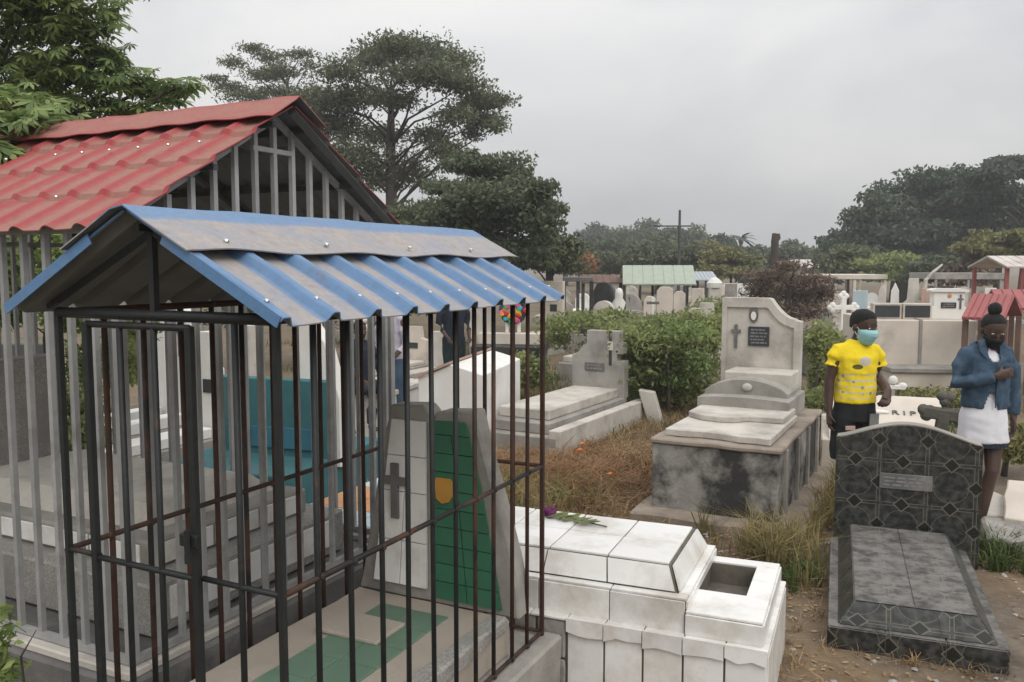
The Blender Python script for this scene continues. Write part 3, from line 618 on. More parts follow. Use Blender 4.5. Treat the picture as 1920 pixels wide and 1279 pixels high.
def build_shelter_tomb():
    t = thing('terrazzo_tomb', 'stepped speckled grey terrazzo tomb behind the grey bars under the red roof', 'tomb', SH_O, AZ)
    T = M['terrazzo']
    b = MB(); b.box(-2.1, -0.16, 0.22, 1.42, SB - 0.01, 0.66, bev=0.01); b.build('base', T, t)
    b = MB(); b.box(-2.0, -0.30, 0.34, 1.30, 0.661, 0.78, bev=0.01); b.build('middle_step', M['concrete'], t)
    b = MB(); b.hull([(-1.85, 0.44, 0.781), (-0.42, 0.44, 0.781), (-0.42, 1.2, 0.781), (-1.85, 1.2, 0.781)], [(-1.78, 0.52, 0.87), (-0.50, 0.52, 0.87), (-0.50, 1.12, 0.87), (-1.78, 1.12, 0.87)]); b.build('lid', M['concrete_pale'], t)
    tile_rect(t, (-0.157, 0.30, 0.49), (0, 1, 0), (0, 0, 1), 1.04, 0.15, 4, 1, M['white_tile'], gap=0.012)
    tile_rect(t, (-0.297, 0.40, 0.665), (0, 1, 0), (0, 0, 1), 0.84, 0.105, 3, 1, M['white_tile'], gap=0.012)
    tile_rect(t, (-1.95, 0.337, 0.668), (1, 0, 0), (0, 0, 1), 1.6, 0.10, 5, 1, M['white_tile'], gap=0.012)
    b = MB(); b.box(-2.08, -1.92, 0.5, 1.15, 0.661, 1.40, bev=0.01); b.build('headstone', T, t)
build_shelter_tomb()

# ------------------------------------------------------------------ white tiled tomb
def build_white_tomb():
    t = thing('white_tiled_tomb', 'white tiled casket shaped tomb with a flower on its lid beside the black cage', 'tomb', (1.037, 3.313), 22.6)
    Lx = 1.72; g = M['grout']; w = M['white_tile']
    b = MB(); b.box(-Lx, -0.012, 0.012, 0.82, 0, 0.335, bev=0.004); base = b.build('base', g, t)
    b = MB(); b.box(-Lx + 0.05, -0.345, 0.052, 0.80, 0.336, 0.485); mid = b.build('middle_tier', g, t)
    # foot extension with a planting hole
    b = MB(); b.box(-0.344, -0.03, 0.032, 0.30, 0.336, 0.438); b.box(-0.344, -0.03, 0.70, 0.775, 0.336, 0.438); b.box(-0.125, -0.03, 0.301, 0.699, 0.336, 0.438); b.box(-0.344, -0.126, 0.301, 0.699, 0.336, 0.34); ext = b.build('planter', g, t)
    b = MB(); b.hull([(-Lx + 0.10, 0.10, 0.4855), (-0.39, 0.10, 0.4855), (-0.39, 0.778, 0.4855), (-Lx + 0.10, 0.778, 0.4855)], [(-Lx + 0.145, 0.165, 0.588), (-0.435, 0.165, 0.588), (-0.435, 0.742, 0.588), (-Lx + 0.145, 0.742, 0.588)]); lid = b.build('lid', g, t)
    # base front: portrait tiles under a nosing strip with a ragged lower edge
    n = 10; wd = (Lx - 0.0) / n
    for i in range(n):
        x1 = -i * wd; x0 = x1 - wd
        if i >= 5: continue                      # tiles fallen off beside the cage, rough blockwork shows
        tile(base, ((x0 + x1) / 2, 0.005 - rnd.uniform(0, 0.003), 0.145), (1, 0, 0), (0, 0, 1), wd - 0.009, 0.285, w, 0.009)
        q = MB(); gp = 0.002; zz = [0.285 + rnd.uniform(-0.012, 0.012) for _ in range(4)]
        q.prism([(x0 + gp, zz[0])] + [(x0 + gp + (wd - 2 * gp) * f, z) for f, z in ((0.33, zz[1]), (0.66, zz[2]), (1.0, zz[3]))] + [(x1 - gp, 0.352), (x0 + gp, 0.352)], -0.018, -0.004); q.build('tile', w, base)
    tile_rect(base, (-Lx, -0.016, 0.345), (1, 0, 0), (0, 1, 0), Lx + 0.004, 0.085, 10, 1, w, gap=0.003)
    tile_rect(base, (0.0, 0.0, 0.005), (0, 1, 0), (0, 0, 1), 0.82, 0.32, 5, 1, w, gap=0.004)
    tile_rect(base, (-0.075, 0.0695, 0.345), (1, 0, 0), (0, 1, 0), 0.079, 0.76, 1, 5, w, gap=0.003)
    tile_rect(mid, (-Lx + 0.045, 0.044, 0.345), (1, 0, 0), (0, 0, 1), Lx - 0.39, 0.14, 4, 1, w, gap=0.003)
    tile_rect(mid, (-0.337, 0.05, 0.445), (0, 1, 0), (0, 0, 1), 0.748, 0.04, 3, 1, w, gap=0.003)
    tile_rect(mid, (-Lx + 0.045, 0.044, 0.492), (1, 0, 0), (0, 1, 0), Lx - 0.385, 0.052, 4, 1, w, gap=0.003)
    tile_rect(mid, (-0.388, 0.098, 0.492), (1, 0, 0), (0, 1, 0), 0.05, 0.70, 1, 2, w, gap=0.003)
    # lid: sloping sides and flat top
    def quad_tiles(A, B, C, D, k):
        A, B, C, D = map(Vector, (A, B, C, D)); nn = (B - A).cross(D - A).normalized()
        for i in range(k):
            f0, f1 = i / k + 0.003, (i + 1) / k - 0.003; pts = [A.lerp(B, f0), A.lerp(B, f1), D.lerp(C, f1), D.lerp(C, f0)]
            q = MB(); q.hull([p + nn * 0.001 for p in pts], [p + nn * 0.010 for p in pts]); q.build('tile', w, lid)
    z0, z1 = 0.492, 0.588
    quad_tiles((-Lx + 0.10, 0.097, z0 + 0.006), (-0.396, 0.097, z0 + 0.006), (-0.438, 0.161, z1 - 0.002), (-Lx + 0.145, 0.161, z1 - 0.002), 4)
    quad_tiles((-0.387, 0.108, z0 + 0.006), (-0.387, 0.775, z0 + 0.006), (-0.430, 0.738, z1 - 0.002), (-0.430, 0.172, z1 - 0.002), 2)
    tile_rect(lid, (-Lx + 0.152, 0.172, 0.5945), (1, 0, 0), (0, 1, 0), Lx - 0.152 - 0.443, 0.562, 4, 2, w, gap=0.005)
    # planter tiles
    tile_rect(ext, (-0.343, 0.028, 0.446), (1, 0, 0), (0, 1, 0), 0.32, 0.272, 1, 1, w, gap=0.003)
    tile_rect(ext, (-0.343, 0.70, 0.446), (1, 0, 0), (0, 1, 0), 0.32, 0.08, 1, 1, w, gap=0.003)
    tile_rect(ext, (-0.128, 0.30, 0.446), (1, 0, 0), (0, 1, 0), 0.105, 0.40, 1, 2, w, gap=0.003)
    tile_rect(ext, (-0.343, 0.024, 0.347), (1, 0, 0), (0, 0, 1), 0.32, 0.092, 1, 1, w, gap=0.003)
    tile_rect(ext, (-0.022, 0.03, 0.347), (0, 1, 0), (0, 0, 1), 0.75, 0.092, 3, 1, w, gap=0.003)
    for i, (x0, x1, z0, z1) in enumerate(((-1.0, -0.868, 0.0, 0.15), (-1.0, -0.868, 0.16, 0.33), (-1.3, -1.01, 0.0, 0.20), (-1.3, -1.01, 0.21, 0.33))):
        b = MB(); b.box(x0, x1, 0.0 - 0.004 * (i % 2), 0.013, z0, z1, bev=0.006); b.rough(0.006, 20, cuts=3); b.build('block', M['concrete'], base)
    f = thing('cut_flower', 'wilted purple flower with green stem lying on the white tiled lid', 'flower', (0, 0, 0)); p = Vector(G(1030, 968, 0.60)); f.location = p
    b = MB()
    for i in range(9):
        a = i * 0.7; b.ball((0.020 * math.cos(a), 0.020 * math.sin(a), 0.024 + 0.012 * math.sin(i * 2.3)), (0.022, 0.018, 0.014), 1)
    b.build('bloom', M['petal_purple'], f)
    q = Vector(G(1138, 990, 0.60)) - p
    b = MB(); b.tube([(0.01, 0, 0.018), q * 0.5 + Vector((0, 0, 0.012)), q + Vector((0, 0, 0.006))], 0.004, 5); b.build('stem', M['leaf_dead'], f)
    for i in range(13):
        c = q * (0.10 + 0.055 * i) + Vector((0, rnd.uniform(-0.02, 0.02), 0.016)); b = MB(); d = Vector((rnd.uniform(0.03, 0.065), rnd.uniform(-0.045, 0.045), rnd.uniform(-0.004, 0.016)))
        s = Vector((-d.y, d.x, 0)) * 0.35; b.hull([c - d, c - s, c + d, c + s], [c - d + Vector((0, 0, .002)), c - s + Vector((0, 0, .004)), c + d + Vector((0, 0, .002)), c + s + Vector((0, 0, .004))]); b.build('leaf', M['leaf_bush'], f)
build_white_tomb()

# ------------------------------------------------------------------ black patterned tomb
def build_black_tomb():
    t = thing('black_tiled_tomb', 'black patterned tile tomb with arched headstone on the dirt path', 'tomb', (1.574, 4.091), 21)
    k = M['black_tile']; c = M['concrete']; Wd = 0.80
    b = MB(); b.box(0.008, Wd - 0.008, 0.008, 1.50, -0.03, 0.108); base = b.build('base', c, t)
    for i in range(3):
        b = MB(); b.box(Wd * i / 3 + 0.002, Wd * (i + 1) / 3 - 0.002, 0.0, 0.008, 0.0, 0.112, bev=0.002); b.build('tile', k, base)
    for x0, x1 in ((0.0, 0.008), (Wd - 0.008, Wd)):
        for i in range(5): b = MB(); b.box(x0, x1, 0.30 * i + 0.002, 0.30 * i + 0.298, 0.0, 0.112, bev=0.002); b.build('tile', k, base)
    for i in range(3):
        b = MB(); b.box(Wd * i / 3 + 0.002, Wd * (i + 1) / 3 - 0.002, 0.009, 0.10, 0.108, 0.116, bev=0.002); b.build('tile', k, base)
    for x0, x1 in ((0.0, 0.10), (Wd - 0.10, Wd)):
        for i in range(5): b = MB(); b.box(x0 + 0.001, x1 - 0.001, 0.10 + 0.28 * i + 0.002, 0.10 + 0.28 * i + 0.278, 0.108, 0.116, bev=0.002); b.build('tile', k, base)
    # raised lid with sloping sides
    bo = [(0.055, 0.045, 0.117), (Wd - 0.05, 0.045, 0.117), (Wd - 0.05, 1.48, 0.117), (0.055, 1.48, 0.117)]; to = [(0.125, 0.10, 0.222), (Wd - 0.125, 0.10, 0.222), (Wd - 0.125, 1.45, 0.222), (0.125, 1.45, 0.222)]
    b = MB(); b.hull(bo, to); lid = b.build('lid', c, t)
    def quad(A, B, C, D, n):
        A, B, C, D = map(Vector, (A, B, C, D)); nn = (B - A).cross(D - A).normalized()
        for i in range(n):
            f0, f1 = (i + 0.01) / n, (i + 0.99) / n; p = [A.lerp(B, f0), A.lerp(B, f1), D.lerp(C, f1), D.lerp(C, f0)]
            q = MB(); q.hull([v + nn * 0.0008 for v in p], [v + nn * 0.007 for v in p]); q.build('tile', k, lid)
    quad(bo[0], bo[1], to[1], to[0], 3); quad(bo[1], bo[2], to[2], to[1], 5); quad(bo[3], bo[0], to[0], to[3], 5)
    for i in range(2):
        for j in range(5):
            x0 = 0.125 + (Wd - 0.25) * i / 2; x1 = 0.125 + (Wd - 0.25) * (i + 1) / 2; y0 = 0.10 + 1.35 * j / 5; y1 = y0 + 1.35 / 5
            b = MB(); b.box(x0 + 0.0015, x1 - 0.0015, y0 + 0.0015, y1 - 0.0015, 0.2225, 0.229, bev=0.001); b.build('tile', k, lid)
    # arched headstone
    hx0, hx1 = 0.025, 0.865
    def arch(x):
        f = (x - hx0) / (hx1 - hx0); return 0.785 + 0.105 * math.sin(math.pi * min(1, max(0, f))) ** 1.3
    pts = [(hx0, -0.02)] + [(hx1, -0.02)] + [(hx1 - (hx1 - hx0) * i / 24, arch(hx1 - (hx1 - hx0) * i / 24)) for i in range(25)]
    b = MB(); b.prism(pts, 1.512, 1.60); hs = b.build('headstone', c, t)
    b = MB(); rim = [(hx0 + (hx1 - hx0) * i / 24, arch(hx0 + (hx1 - hx0) * i / 24) + 0.001) for i in range(25)]
    b.prism(rim + [(x, z + 0.008) for x, z in rim[::-1]], 1.502, 1.604); b.build('edge_strip', M['concrete'], hs)
    s = 0.28
    for i in range(3):
        for j in range(4):
            x0, x1 = hx0 + s * i, hx0 + s * (i + 1); z0 = 0.0 + 0.28 * j - 0.06; z1 = z0 + 0.28
            if z0 > arch((x0 + x1) / 2): continue
            xs = [x0 + 0.0015 + (s - 0.003) * q / 8 for q in range(9)]
            tp = [(x, min(z1 - 0.0015, arch(x) - 0.001)) for x in xs]
            if min(p[1] for p in tp) <= z0 + 0.01: tp = [(x, max(z, z0 + 0.012)) for x, z in tp]
            q = MB(); q.prism([(xs[0], max(z0, 0.0) + 0.0015), (xs[-1], max(z0, 0.0) + 0.0015)] + tp[::-1], 1.502, 1.511); q.build('tile', k, hs)
    for x0, x1 in ((hx0 - 0.006, hx0 - 0.0005), (hx1 + 0.0005, hx1 + 0.006)): b = MB(); b.box(x0, x1, 1.503, 1.603, 0, 0.783); b.build('side_tile', k, hs)
    b = MB(); b.box(0.285, 0.595, 1.490, 1.5015, 0.475, 0.575, bev=0.003); pl = b.build('plaque', M['concrete_dark'], hs)
    plaque_lines(pl, 0.30, 0.58, 1.4895, 0.49, 0.56, 3)
build_black_tomb()

# ------------------------------------------------------------------ grey weathered tomb with the curved headstone
def build_grey_tomb():
    t = thing('grey_tomb', 'tall weathered concrete tomb with blackened front and curved photo headstone', 'tomb', (1.016, 6.451), 28)
    b = MB(); b.box(-0.02, 1.22, -0.26, 2.1, -0.05, 0.085, bev=0.02); b.rough(0.02, 4, cuts=8); b.build('plinth', M['earth_rim'], t)
    b = MB(); b.box(0.10, 1.03, -0.09, 1.80, 0.05, 0.575, bev=0.006); b.rough(0.005, 8, cuts=6); b.build('body', M['mould'], t)
    b = MB(); b.box(0.085, 1.05, -0.11, 1.84, 0.576, 0.615, bev=0.01); b.rough(0.007, 8, cuts=10); b.build('rim_slab', M['earth_rim'], t)
    for k in range(4): b = MB(); b.box(1.028, 1.055, 0.1 + 0.5 * k, 0.16 + 0.5 * k, 0.06, 0.575, bev=0.004); b.build('pilaster', M['concrete'], t)
    # chipped pale slab with a wavy broken front edge
    fr = [(0.16, 0.03), (0.30, 0.02), (0.45, 0.045), (0.60, 0.03), (0.72, -0.01), (0.85, 0.0), (0.955, -0.02)]
    b = MB(); b.prism(fr + [(0.955, 1.1), (0.16, 1.1)], 0.616, 0.668, axis='z', bev=0.006); b.build('broken_slab', M['concrete_pale'], t)
    fr2 = [(0.17, 0.62), (0.3, 0.50), (0.45, 0.46), (0.58, 0.50), (0.66, 0.60), (0.93, 0.62)]
    b = MB(); b.prism(fr2 + [(0.93, 1.15), (0.17, 1.15)], 0.669, 0.715, axis='z', bev=0.006); b.build('upper_slab', M['concrete_pale'], t)
    # arched pillow step in front of the headstone
    def arc(x0, x1, z0, zc, n=14): return [(x0, 0.62), (x1, 0.62)] + [(x1 - (x1 - x0) * i / n, z0 + (zc - z0) * math.sin(math.pi * i / n) ** 0.7) for i in range(n + 1)]
    b = MB(); b.prism(arc(0.14, 0.90, 0.78, 0.80), 0.98, 1.80); b.build('step', M['concrete'], t)
    b = MB(); b.prism(arc(0.15, 0.86, 0.82, 0.93), 1.18, 1.82, bev=0.004); b.build('arched_step', M['concrete'], t)
    b = MB(); b.box(0.26, 0.84, 1.42, 1.82, 0.80, 0.965, bev=0.01); b.build('top_step', M['concrete_pale'], t)
    b = MB(); b.ball((0.52, 1.17, 0.865), (0.045, 0.02, 0.035), 2); b.build('ornament', M['concrete_pale'], t)
    # headstone, flat shoulder at left sweeping down to the right
    out = [(0.13, 0.62), (0.84, 0.62), (0.84, 1.40)] + [(0.84 - 0.05, 1.41)]
    for i in range(9):
        a = i / 8; out.append((0.79 - 0.22 * a - 0.0, 1.42 + 0.185 * a ** 1.8))
    out += [(0.54, 1.61), (0.13, 1.61)]
    b = MB(); b.prism(out, 1.84, 1.98, bev=0.006); hs = b.build('headstone', M['concrete_pale'], t)
    # raised border following the outline
    cx, cz = 0.45, 1.1; inn = [(cx + (x - cx) * 0.86, cz + (z - cz) * 0.86 - 0.015) for x, z in out]; b = MB(); n = len(out)
    A = [[b.bm.verts.new((p[0], y, p[1])) for p in pl] for pl, y in ((out, 1.839), (out, 1.815), (inn, 1.815), (inn, 1.839))]
    for r0, r1 in zip(A, A[1:]):
        for i in range(n): b.bm.faces.new((r0[i], r0[(i + 1) % n], r1[(i + 1) % n], r1[i]))
    bmesh.ops.recalc_face_normals(b.bm, faces=b.bm.faces[:]); b.build('raised_border', M['concrete_pale'], hs)
    b = MB(); b.box(0.375, 0.565, 1.822, 1.8385, 1.165, 1.345, bev=0.003); pl = b.build('plaque', M['plaque'], hs); plaque_lines(pl, 0.39, 0.55, 1.8215, 1.18, 1.33, 5)
    def oval(cx, cz, rx, rz, y0, y1): return MB().prism([(cx + rx * math.cos(a), cz + rz * math.sin(a)) for a in [2 * math.pi * i / 20 for i in range(20)]], y0, y1)
    o1 = oval(0.42, 1.455, 0.042, 0.075, 1.825, 1.838).build('photo_frame', M['concrete_dark'], hs); oval(0.42, 1.445, 0.024, 0.040, 1.819, 1.8245).build('photo', M['white'], o1)
    b = MB(); latin_cross(b, 0.26, 1.822, 1.838, 1.14, 1.36, 0.045, 0.026, 0.72); b.build('cross', M['concrete_dark'], hs)
    s = thing('grey_slab', 'tall plain grey slab standing behind the right side of the grey tomb', 'headstone', G(1520, 800, 0), 28)
    b = MB(); b.prism([(-0.05, -0.02), (0.20, -0.02), (0.20, 0.66), (0.02, 0.98), (-0.05, 0.98)], 0, 0.10, bev=0.006); b.build('slab', M['concrete'], s); b = MB(); b.box(-0.09, 0.23, -0.05, 0.16, -0.03, 0.05, bev=0.01); b.build('foot', M['concrete'], s)
build_grey_tomb()
#@@PART3
# ------------------------------------------------------------------ mid-distance tombs
def sc(Y): return Y / FOC
def hz(py, Y): return W(960, py, Y).z
def at(px, Y): return (W(px, 520, Y).x, Y)
def build_notch_tomb():
    az = 30; o = G(1118, 800, 0); t = thing('stepped_tomb', 'pale grey stepped tomb with notched cross headstone in front of the bushes', 'tomb', o, az)
    c, p = M['concrete_pale'], M['concrete']
    b = MB(); b.box(-0.62, 0.36, -1.75, 0.55, -0.03, 0.20, bev=0.01); b.rough(0.006, 6, cuts=5); b.build('base', p, t)
    b = MB(); b.box(0.27, 0.40, -1.75, 0.62, 0.0, 0.275, bev=0.008); b.build('kerb', c, t)
    b = MB(); b.box(-0.56, 0.20, -1.62, 0.45, 0.20, 0.31, bev=0.01); b.build('step', p, t)
    b = MB(); b.box(-0.48, 0.12, -1.45, 0.40, 0.311, 0.42, bev=0.01); b.build('slab', c, t)
    # headstone: stepped silhouette with a slotted cross standing in its right half
    out = [(-0.50, 0.30), (0.20, 0.30), (0.20, 0.76), (0.10, 0.76), (0.10, 0.84), (0.18, 0.84), (0.18, 0.98), (0.13, 0.98), (0.13, 1.12), (-0.30, 1.12), (-0.30, 0.96), (-0.36, 0.92), (-0.42, 0.84), (-0.50, 0.80)]
    b = MB(); b.prism(out, 0.36, 0.50, bev=0.006); hs = b.build('headstone', p, t)
    for z0, z1 in ((1.0, 1.122), (0.70, 0.88)): b = MB(); b.box(0.0, 0.035, 0.352, 0.362, z0, z1); b.build('slot_shade', M['dark_stone'], hs)  # dark strips on the face; shade of open slots put into their colour
    b = MB(); b.box(-0.02, 0.02 + 0.035, 0.35, 0.3595, 0.885, 0.99, bev=0.003); b.build('cross_boss', c, hs)
    b = MB(); b.box(-0.32, -0.06, 0.349, 0.3595, 0.62, 0.72, bev=0.003); pl = b.build('plaque', M['concrete_dark'], hs); plaque_lines(pl, -0.30, -0.08, 0.3485, 0.63, 0.71, 2)
    s = thing('leaning_stub', 'short leaning concrete stub between the stepped tomb and the bushes', 'stone', G(1222, 797, 0), 20)
    b = MB(); b.prism([(-0.03, -0.05), (0.15, -0.05), (0.02, 0.40), (-0.17, 0.42)], 0, 0.12, bev=0.01); b.rough(0.01, 9, cuts=2); b.build('stub', M['concrete_pale'], s)
build_notch_tomb()

def text_mesh(txt, size, depth, m, parent, loc, rot, name):
    cu = bpy.data.curves.new(name, 'FONT'); cu.body = txt; cu.size = size; cu.extrude = depth; cu.align_x = 'CENTER'; cu.align_y = 'CENTER'; cu.space_character = 1.5
    o = bpy.data.objects.new(name, cu); COL.objects.link(o); bpy.context.view_layer.update()
    me = bpy.data.meshes.new_from_object(o.evaluated_get(bpy.context.evaluated_depsgraph_get())); bpy.data.objects.remove(o)
    me.materials.clear(); q = link_mesh(name, me, m, parent); q.location = loc; q.rotation_euler = rot; return q
def build_rip_tomb():
    t = thing('rip_tomb', 'low beige tomb with RIP lettering on its sloping lid behind the boy', 'tomb', at(1550, 7.6), 20)
    b = MB(); b.box(0, 1.12, 0, 1.5, -0.03, 0.34, bev=0.01); b.rough(0.006, 6, cuts=5); b.build('body', M['beige'], t)
    b = MB(); b.prism([(0.02, 0.341), (1.05, 0.341), (1.05, 0.62), (0.85, 0.62)], 0.06, 1.06, axis='x', bev=0.008); b.build('lid', M['beige'], t)
    a = math.atan2(0.279, 0.83); text_mesh('RIP', 0.115, 0.003, M['plaque'], t, (0.72, 0.56, 0.341 + 0.54 * math.tan(a) + 0.006), (a, 0, 0), 'lettering')
    b = MB(); b.ball((0.5, 0.55, 0.53), (0.10, 0.03, 0.02), 2); b.build('ornament', M['white'], t)
    c = thing('mossy_cross', 'dark mossy stone cross with rounded arms leaning behind the black headstone', 'cross', at(1765, 7.2), 24); c.rotation_euler = (0.05, 0.10, -0.4); c.location.z = 0.05; m = M['moss_stone']
    b = MB(); b.box(-0.05, 0.05, -0.045, 0.045, -0.05, 0.62, bev=0.012); st = b.build('shaft', m, c)
    for x, z in ((-0.13, 0.60), (0.13, 0.60), (0, 0.74)):
        b = MB()
        for q in range(3): a = q * 2.1 + 0.5; b.ball((x + 0.03 * math.cos(a), 0, z + 0.03 * math.sin(a)), (0.05, 0.045, 0.05), 2)
        b.rough(0.008, 12); b.build('rounded_arm', m, c)
    b = MB(); b.box(-0.16, 0.16, -0.042, 0.042, 0.55, 0.65, bev=0.012); b.build('crossbar', m, c); b = MB(); b.box(-0.12, 0.12, -0.1, 0.1, -0.05, 0.1, bev=0.02); b.build('foot', m, c)
    c = thing('small_white_cross', 'small white painted cross on a low post before the beige wall tomb', 'cross', at(1682, 9.2), 10); w = M['white']
    b = MB(); b.box(-0.02, 0.02, -0.02, 0.02, 0, 0.70, bev=0.005); b.build('post', M['concrete'], c)
    b = MB(); b.box(-0.12, 0.13, -0.025, 0.025, 0.56, 0.61, bev=0.008); b.build('crossbar', w, c); b = MB(); b.ball((0, 0, 0.66), (0.05, 0.03, 0.055), 2); b.ball((0.1, 0, 0.6), (0.05, 0.03, 0.04), 2); b.build('rounded_end', w, c)
build_rip_tomb()

def build_wall_tomb():
    Y = 12.8; t = thing('wall_tomb', 'large two-tier beige wall tomb with two dark plaques behind the boy', 'tomb', at(1648, Y), 8)
    w = 1.42; zt = hz(600, Y); zl = hz(682, Y); zm = hz(575, Y)
    b = MB(); b.box(0.1, w + 0.1, -0.5, 0.6, -0.03, zl - 0.07, bev=0.01); b.build('lower_tier', M['beige'], t)
    b = MB(); b.box(0.06, w + 0.12, -0.55, 0.6, zl - 0.069, zl, bev=0.01); b.build('ledge', M['concrete'], t)
    b = MB(); b.box(-0.05, w * 0.43, 0.0, 1.9, -0.03, zt, bev=0.01); b.build('left_block', M['beige'], t)
    b = MB(); b.box(w * 0.45, w, 0.0, 1.9, -0.03, zt, bev=0.01); b.build('right_block', M['beige'], t)
    b = MB(); b.box(w * 0.425, w * 0.455, -0.02, 1.88, 0.0, zt + 0.02, bev=0.004); b.build('joint_pier', M['concrete'], t)
    for x0, x1 in ((0.02, 0.40), (0.46, 0.84)):
        b = MB(); b.box(x0 - 0.02, x1 + 0.02, 0.25, 0.42, zt, zm + 0.04, bev=0.006); u = b.build('upstand', M['beige'], t)
        b = MB(); b.box(x0 + 0.01, x1 - 0.01, 0.238, 0.249, zt + 0.03, zm + 0.01, bev=0.003); b.build('plaque', M['plaque'], u)
    h = thing('white_house_headstone', 'white house shaped headstone with flat cap and dark plaque on the beige wall tomb', 'headstone', (*at(1782, Y + 0.15), zt), 8); z1 = hz(548, Y) - zt
    b = MB(); b.prism([(-0.30, 0.002), (0.28, 0.002), (0.28, 0.16), (0.22, 0.2), (0.22, z1), (-0.22, z1), (-0.22, 0.2), (-0.30, 0.15)], 0, 0.2, bev=0.005); b.build('stone', M['white'], h)
    b = MB(); b.prism([(-0.27, z1 + 0.001), (0.27, z1 + 0.001), (0.27, z1 + 0.03), (0.2, z1 + 0.05), (-0.2, z1 + 0.05), (-0.27, z1 + 0.03)], -0.03, 0.23); b.build('cap', M['white'], h)
    b = MB(); b.box(-0.12, 0.1, -0.012, -0.001, 0.17, 0.26, bev=0.003); pl = b.build('plaque', M['plaque'], h); plaque_lines(pl, -0.1, 0.08, -0.0125, 0.18, 0.25, 2)
    b = MB(); latin_cross(b, 0.16, -0.014, -0.001, 0.16, 0.38, 0.04, 0.025); b.build('cross', M['concrete_dark'], h); b = MB(); b.ball((0, -0.004, 0.36), (0.03, 0.012, 0.035), 2); b.build('emblem', M['orange_tile'], h)
build_wall_tomb()

def build_white_cross():
    Y = 15.5; t = thing('white_cross', 'tall white cross with trefoil ends standing left of the boy', 'cross', (*at(1583, Y), 0.655), 5); w = M['white']
    zt = hz(550, Y) - 0.655; za = zt * 0.66
    b = MB(); b.box(-0.045, 0.045, -0.045, 0.045, 0, zt - 0.06, bev=0.008); b.build('shaft', w, t)
    b = MB(); b.box(-0.18, 0.18, -0.042, 0.042, za - 0.045, za + 0.045, bev=0.008); b.build('crossbar', w, t)
    for cx, cz, d in ((-0.19, za, (-1, 0)), (0.19, za, (1, 0)), (0, zt - 0.05, (0, 1))):
        b = MB()
        for dx, dz in (d, (d[1], d[0]), (-d[1], -d[0])): b.ball((cx + dx * 0.045, 0, cz + dz * 0.045), (0.055, 0.04, 0.055), 2)
        b.build('trefoil_end', w, t)
    s = thing('white_slab_tomb', 'flat white slab tomb under the white trefoil cross', 'tomb', at(1575, Y), 5)
    b = MB(); b.box(-0.75, 0.62, -0.75, 0.5, 0, 0.56, bev=0.01); b.build('body', M['concrete'], s); b = MB(); b.box(-0.80, 0.66, -0.8, 0.55, 0.561, 0.653, bev=0.01); b.build('slab', w, s)
build_white_cross()

# profile of an upright headstone, width w, height h
def profile(style, w, h):
    a = w / 2
    if style == 'arch': return [(-a, 0), (a, 0), (a, h - a)] + [(a * math.cos(t), h - a + a * math.sin(t)) for t in [math.pi * i / 12 for i in range(1, 12)]] + [(-a, h - a)]
    if style == 'gable': return [(-a, 0), (a, 0), (a, h - 0.6 * a), (0, h), (-a, h - 0.6 * a)]
    if style == 'shoulder': return [(-a, 0), (a, 0), (a, h * 0.72), (a * 0.62, h * 0.76), (a * 0.5, h), (-a * 0.5, h), (-a * 0.62, h * 0.76), (-a, h * 0.72)]
    if style == 'obelisk': return [(-a, 0), (a, 0), (a, h * 0.12), (a * 0.62, h * 0.14), (a * 0.42, h * 0.9), (0, h), (-a * 0.42, h * 0.9), (-a * 0.62, h * 0.14), (-a, h * 0.12)]
    if style == 'taper': return [(-a, 0), (a, 0), (a * 0.55, h * 0.97), (a * 0.3, h), (-a * 0.5, h)]
    if style == 'swoop': return [(-a, 0), (a, 0), (a, h * 0.6), (a * 0.6, h * 0.66), (a * 0.3, h * 0.82), (a * 0.2, h), (-a, h)]
    return [(-a, 0), (a, 0), (a, h), (-a, h)]
def headstone_tomb(px0, px1, py, Y, style, m, label, plaque=None, cross=None, slab=1.5, az=AZ, name='headstone_tomb', group='gravestones in the rows behind', base=None, thick=0.13):
    w = (px1 - px0) * sc(Y); h = hz(py, Y); o = at((px0 + px1) / 2, Y); t = thing(name, label, 'gravestone', o, az, group); w *= 1.05
    b = MB(); b.prism(profile(style, w, h), 0, thick, bev=0.006); b.build('headstone', m, t)
    b = MB(); b.box(-w * 0.62, w * 0.62, -slab, -0.01, -0.05, h * 0.22, bev=0.012); b.build('grave_slab', base or M['concrete'], t)
    b = MB(); b.box(-w * 0.5, w * 0.5, -slab + 0.12, -0.05, h * 0.2201, h * 0.30, bev=0.012); b.build('lid', m, t)
    if plaque: x, z, pw, ph = plaque; b = MB(); b.box(x * w - pw * w / 2, x * w + pw * w / 2, -0.014, -0.001, z * h - ph * h / 2, z * h + ph * h / 2, bev=0.002); b.build('plaque', M['plaque'], t)
    if cross: x, z = cross; b = MB(); latin_cross(b, x * w, -0.016, -0.001, (z - 0.13) * h, (z + 0.13) * h, 0.07 * h, 0.045 * h); b.build('cross', M['concrete_dark'], t)
    return t
Wt, Cp, Co, Be, Dk = M['white'], M['concrete_pale'], M['concrete'], M['beige'], M['dark_stone']
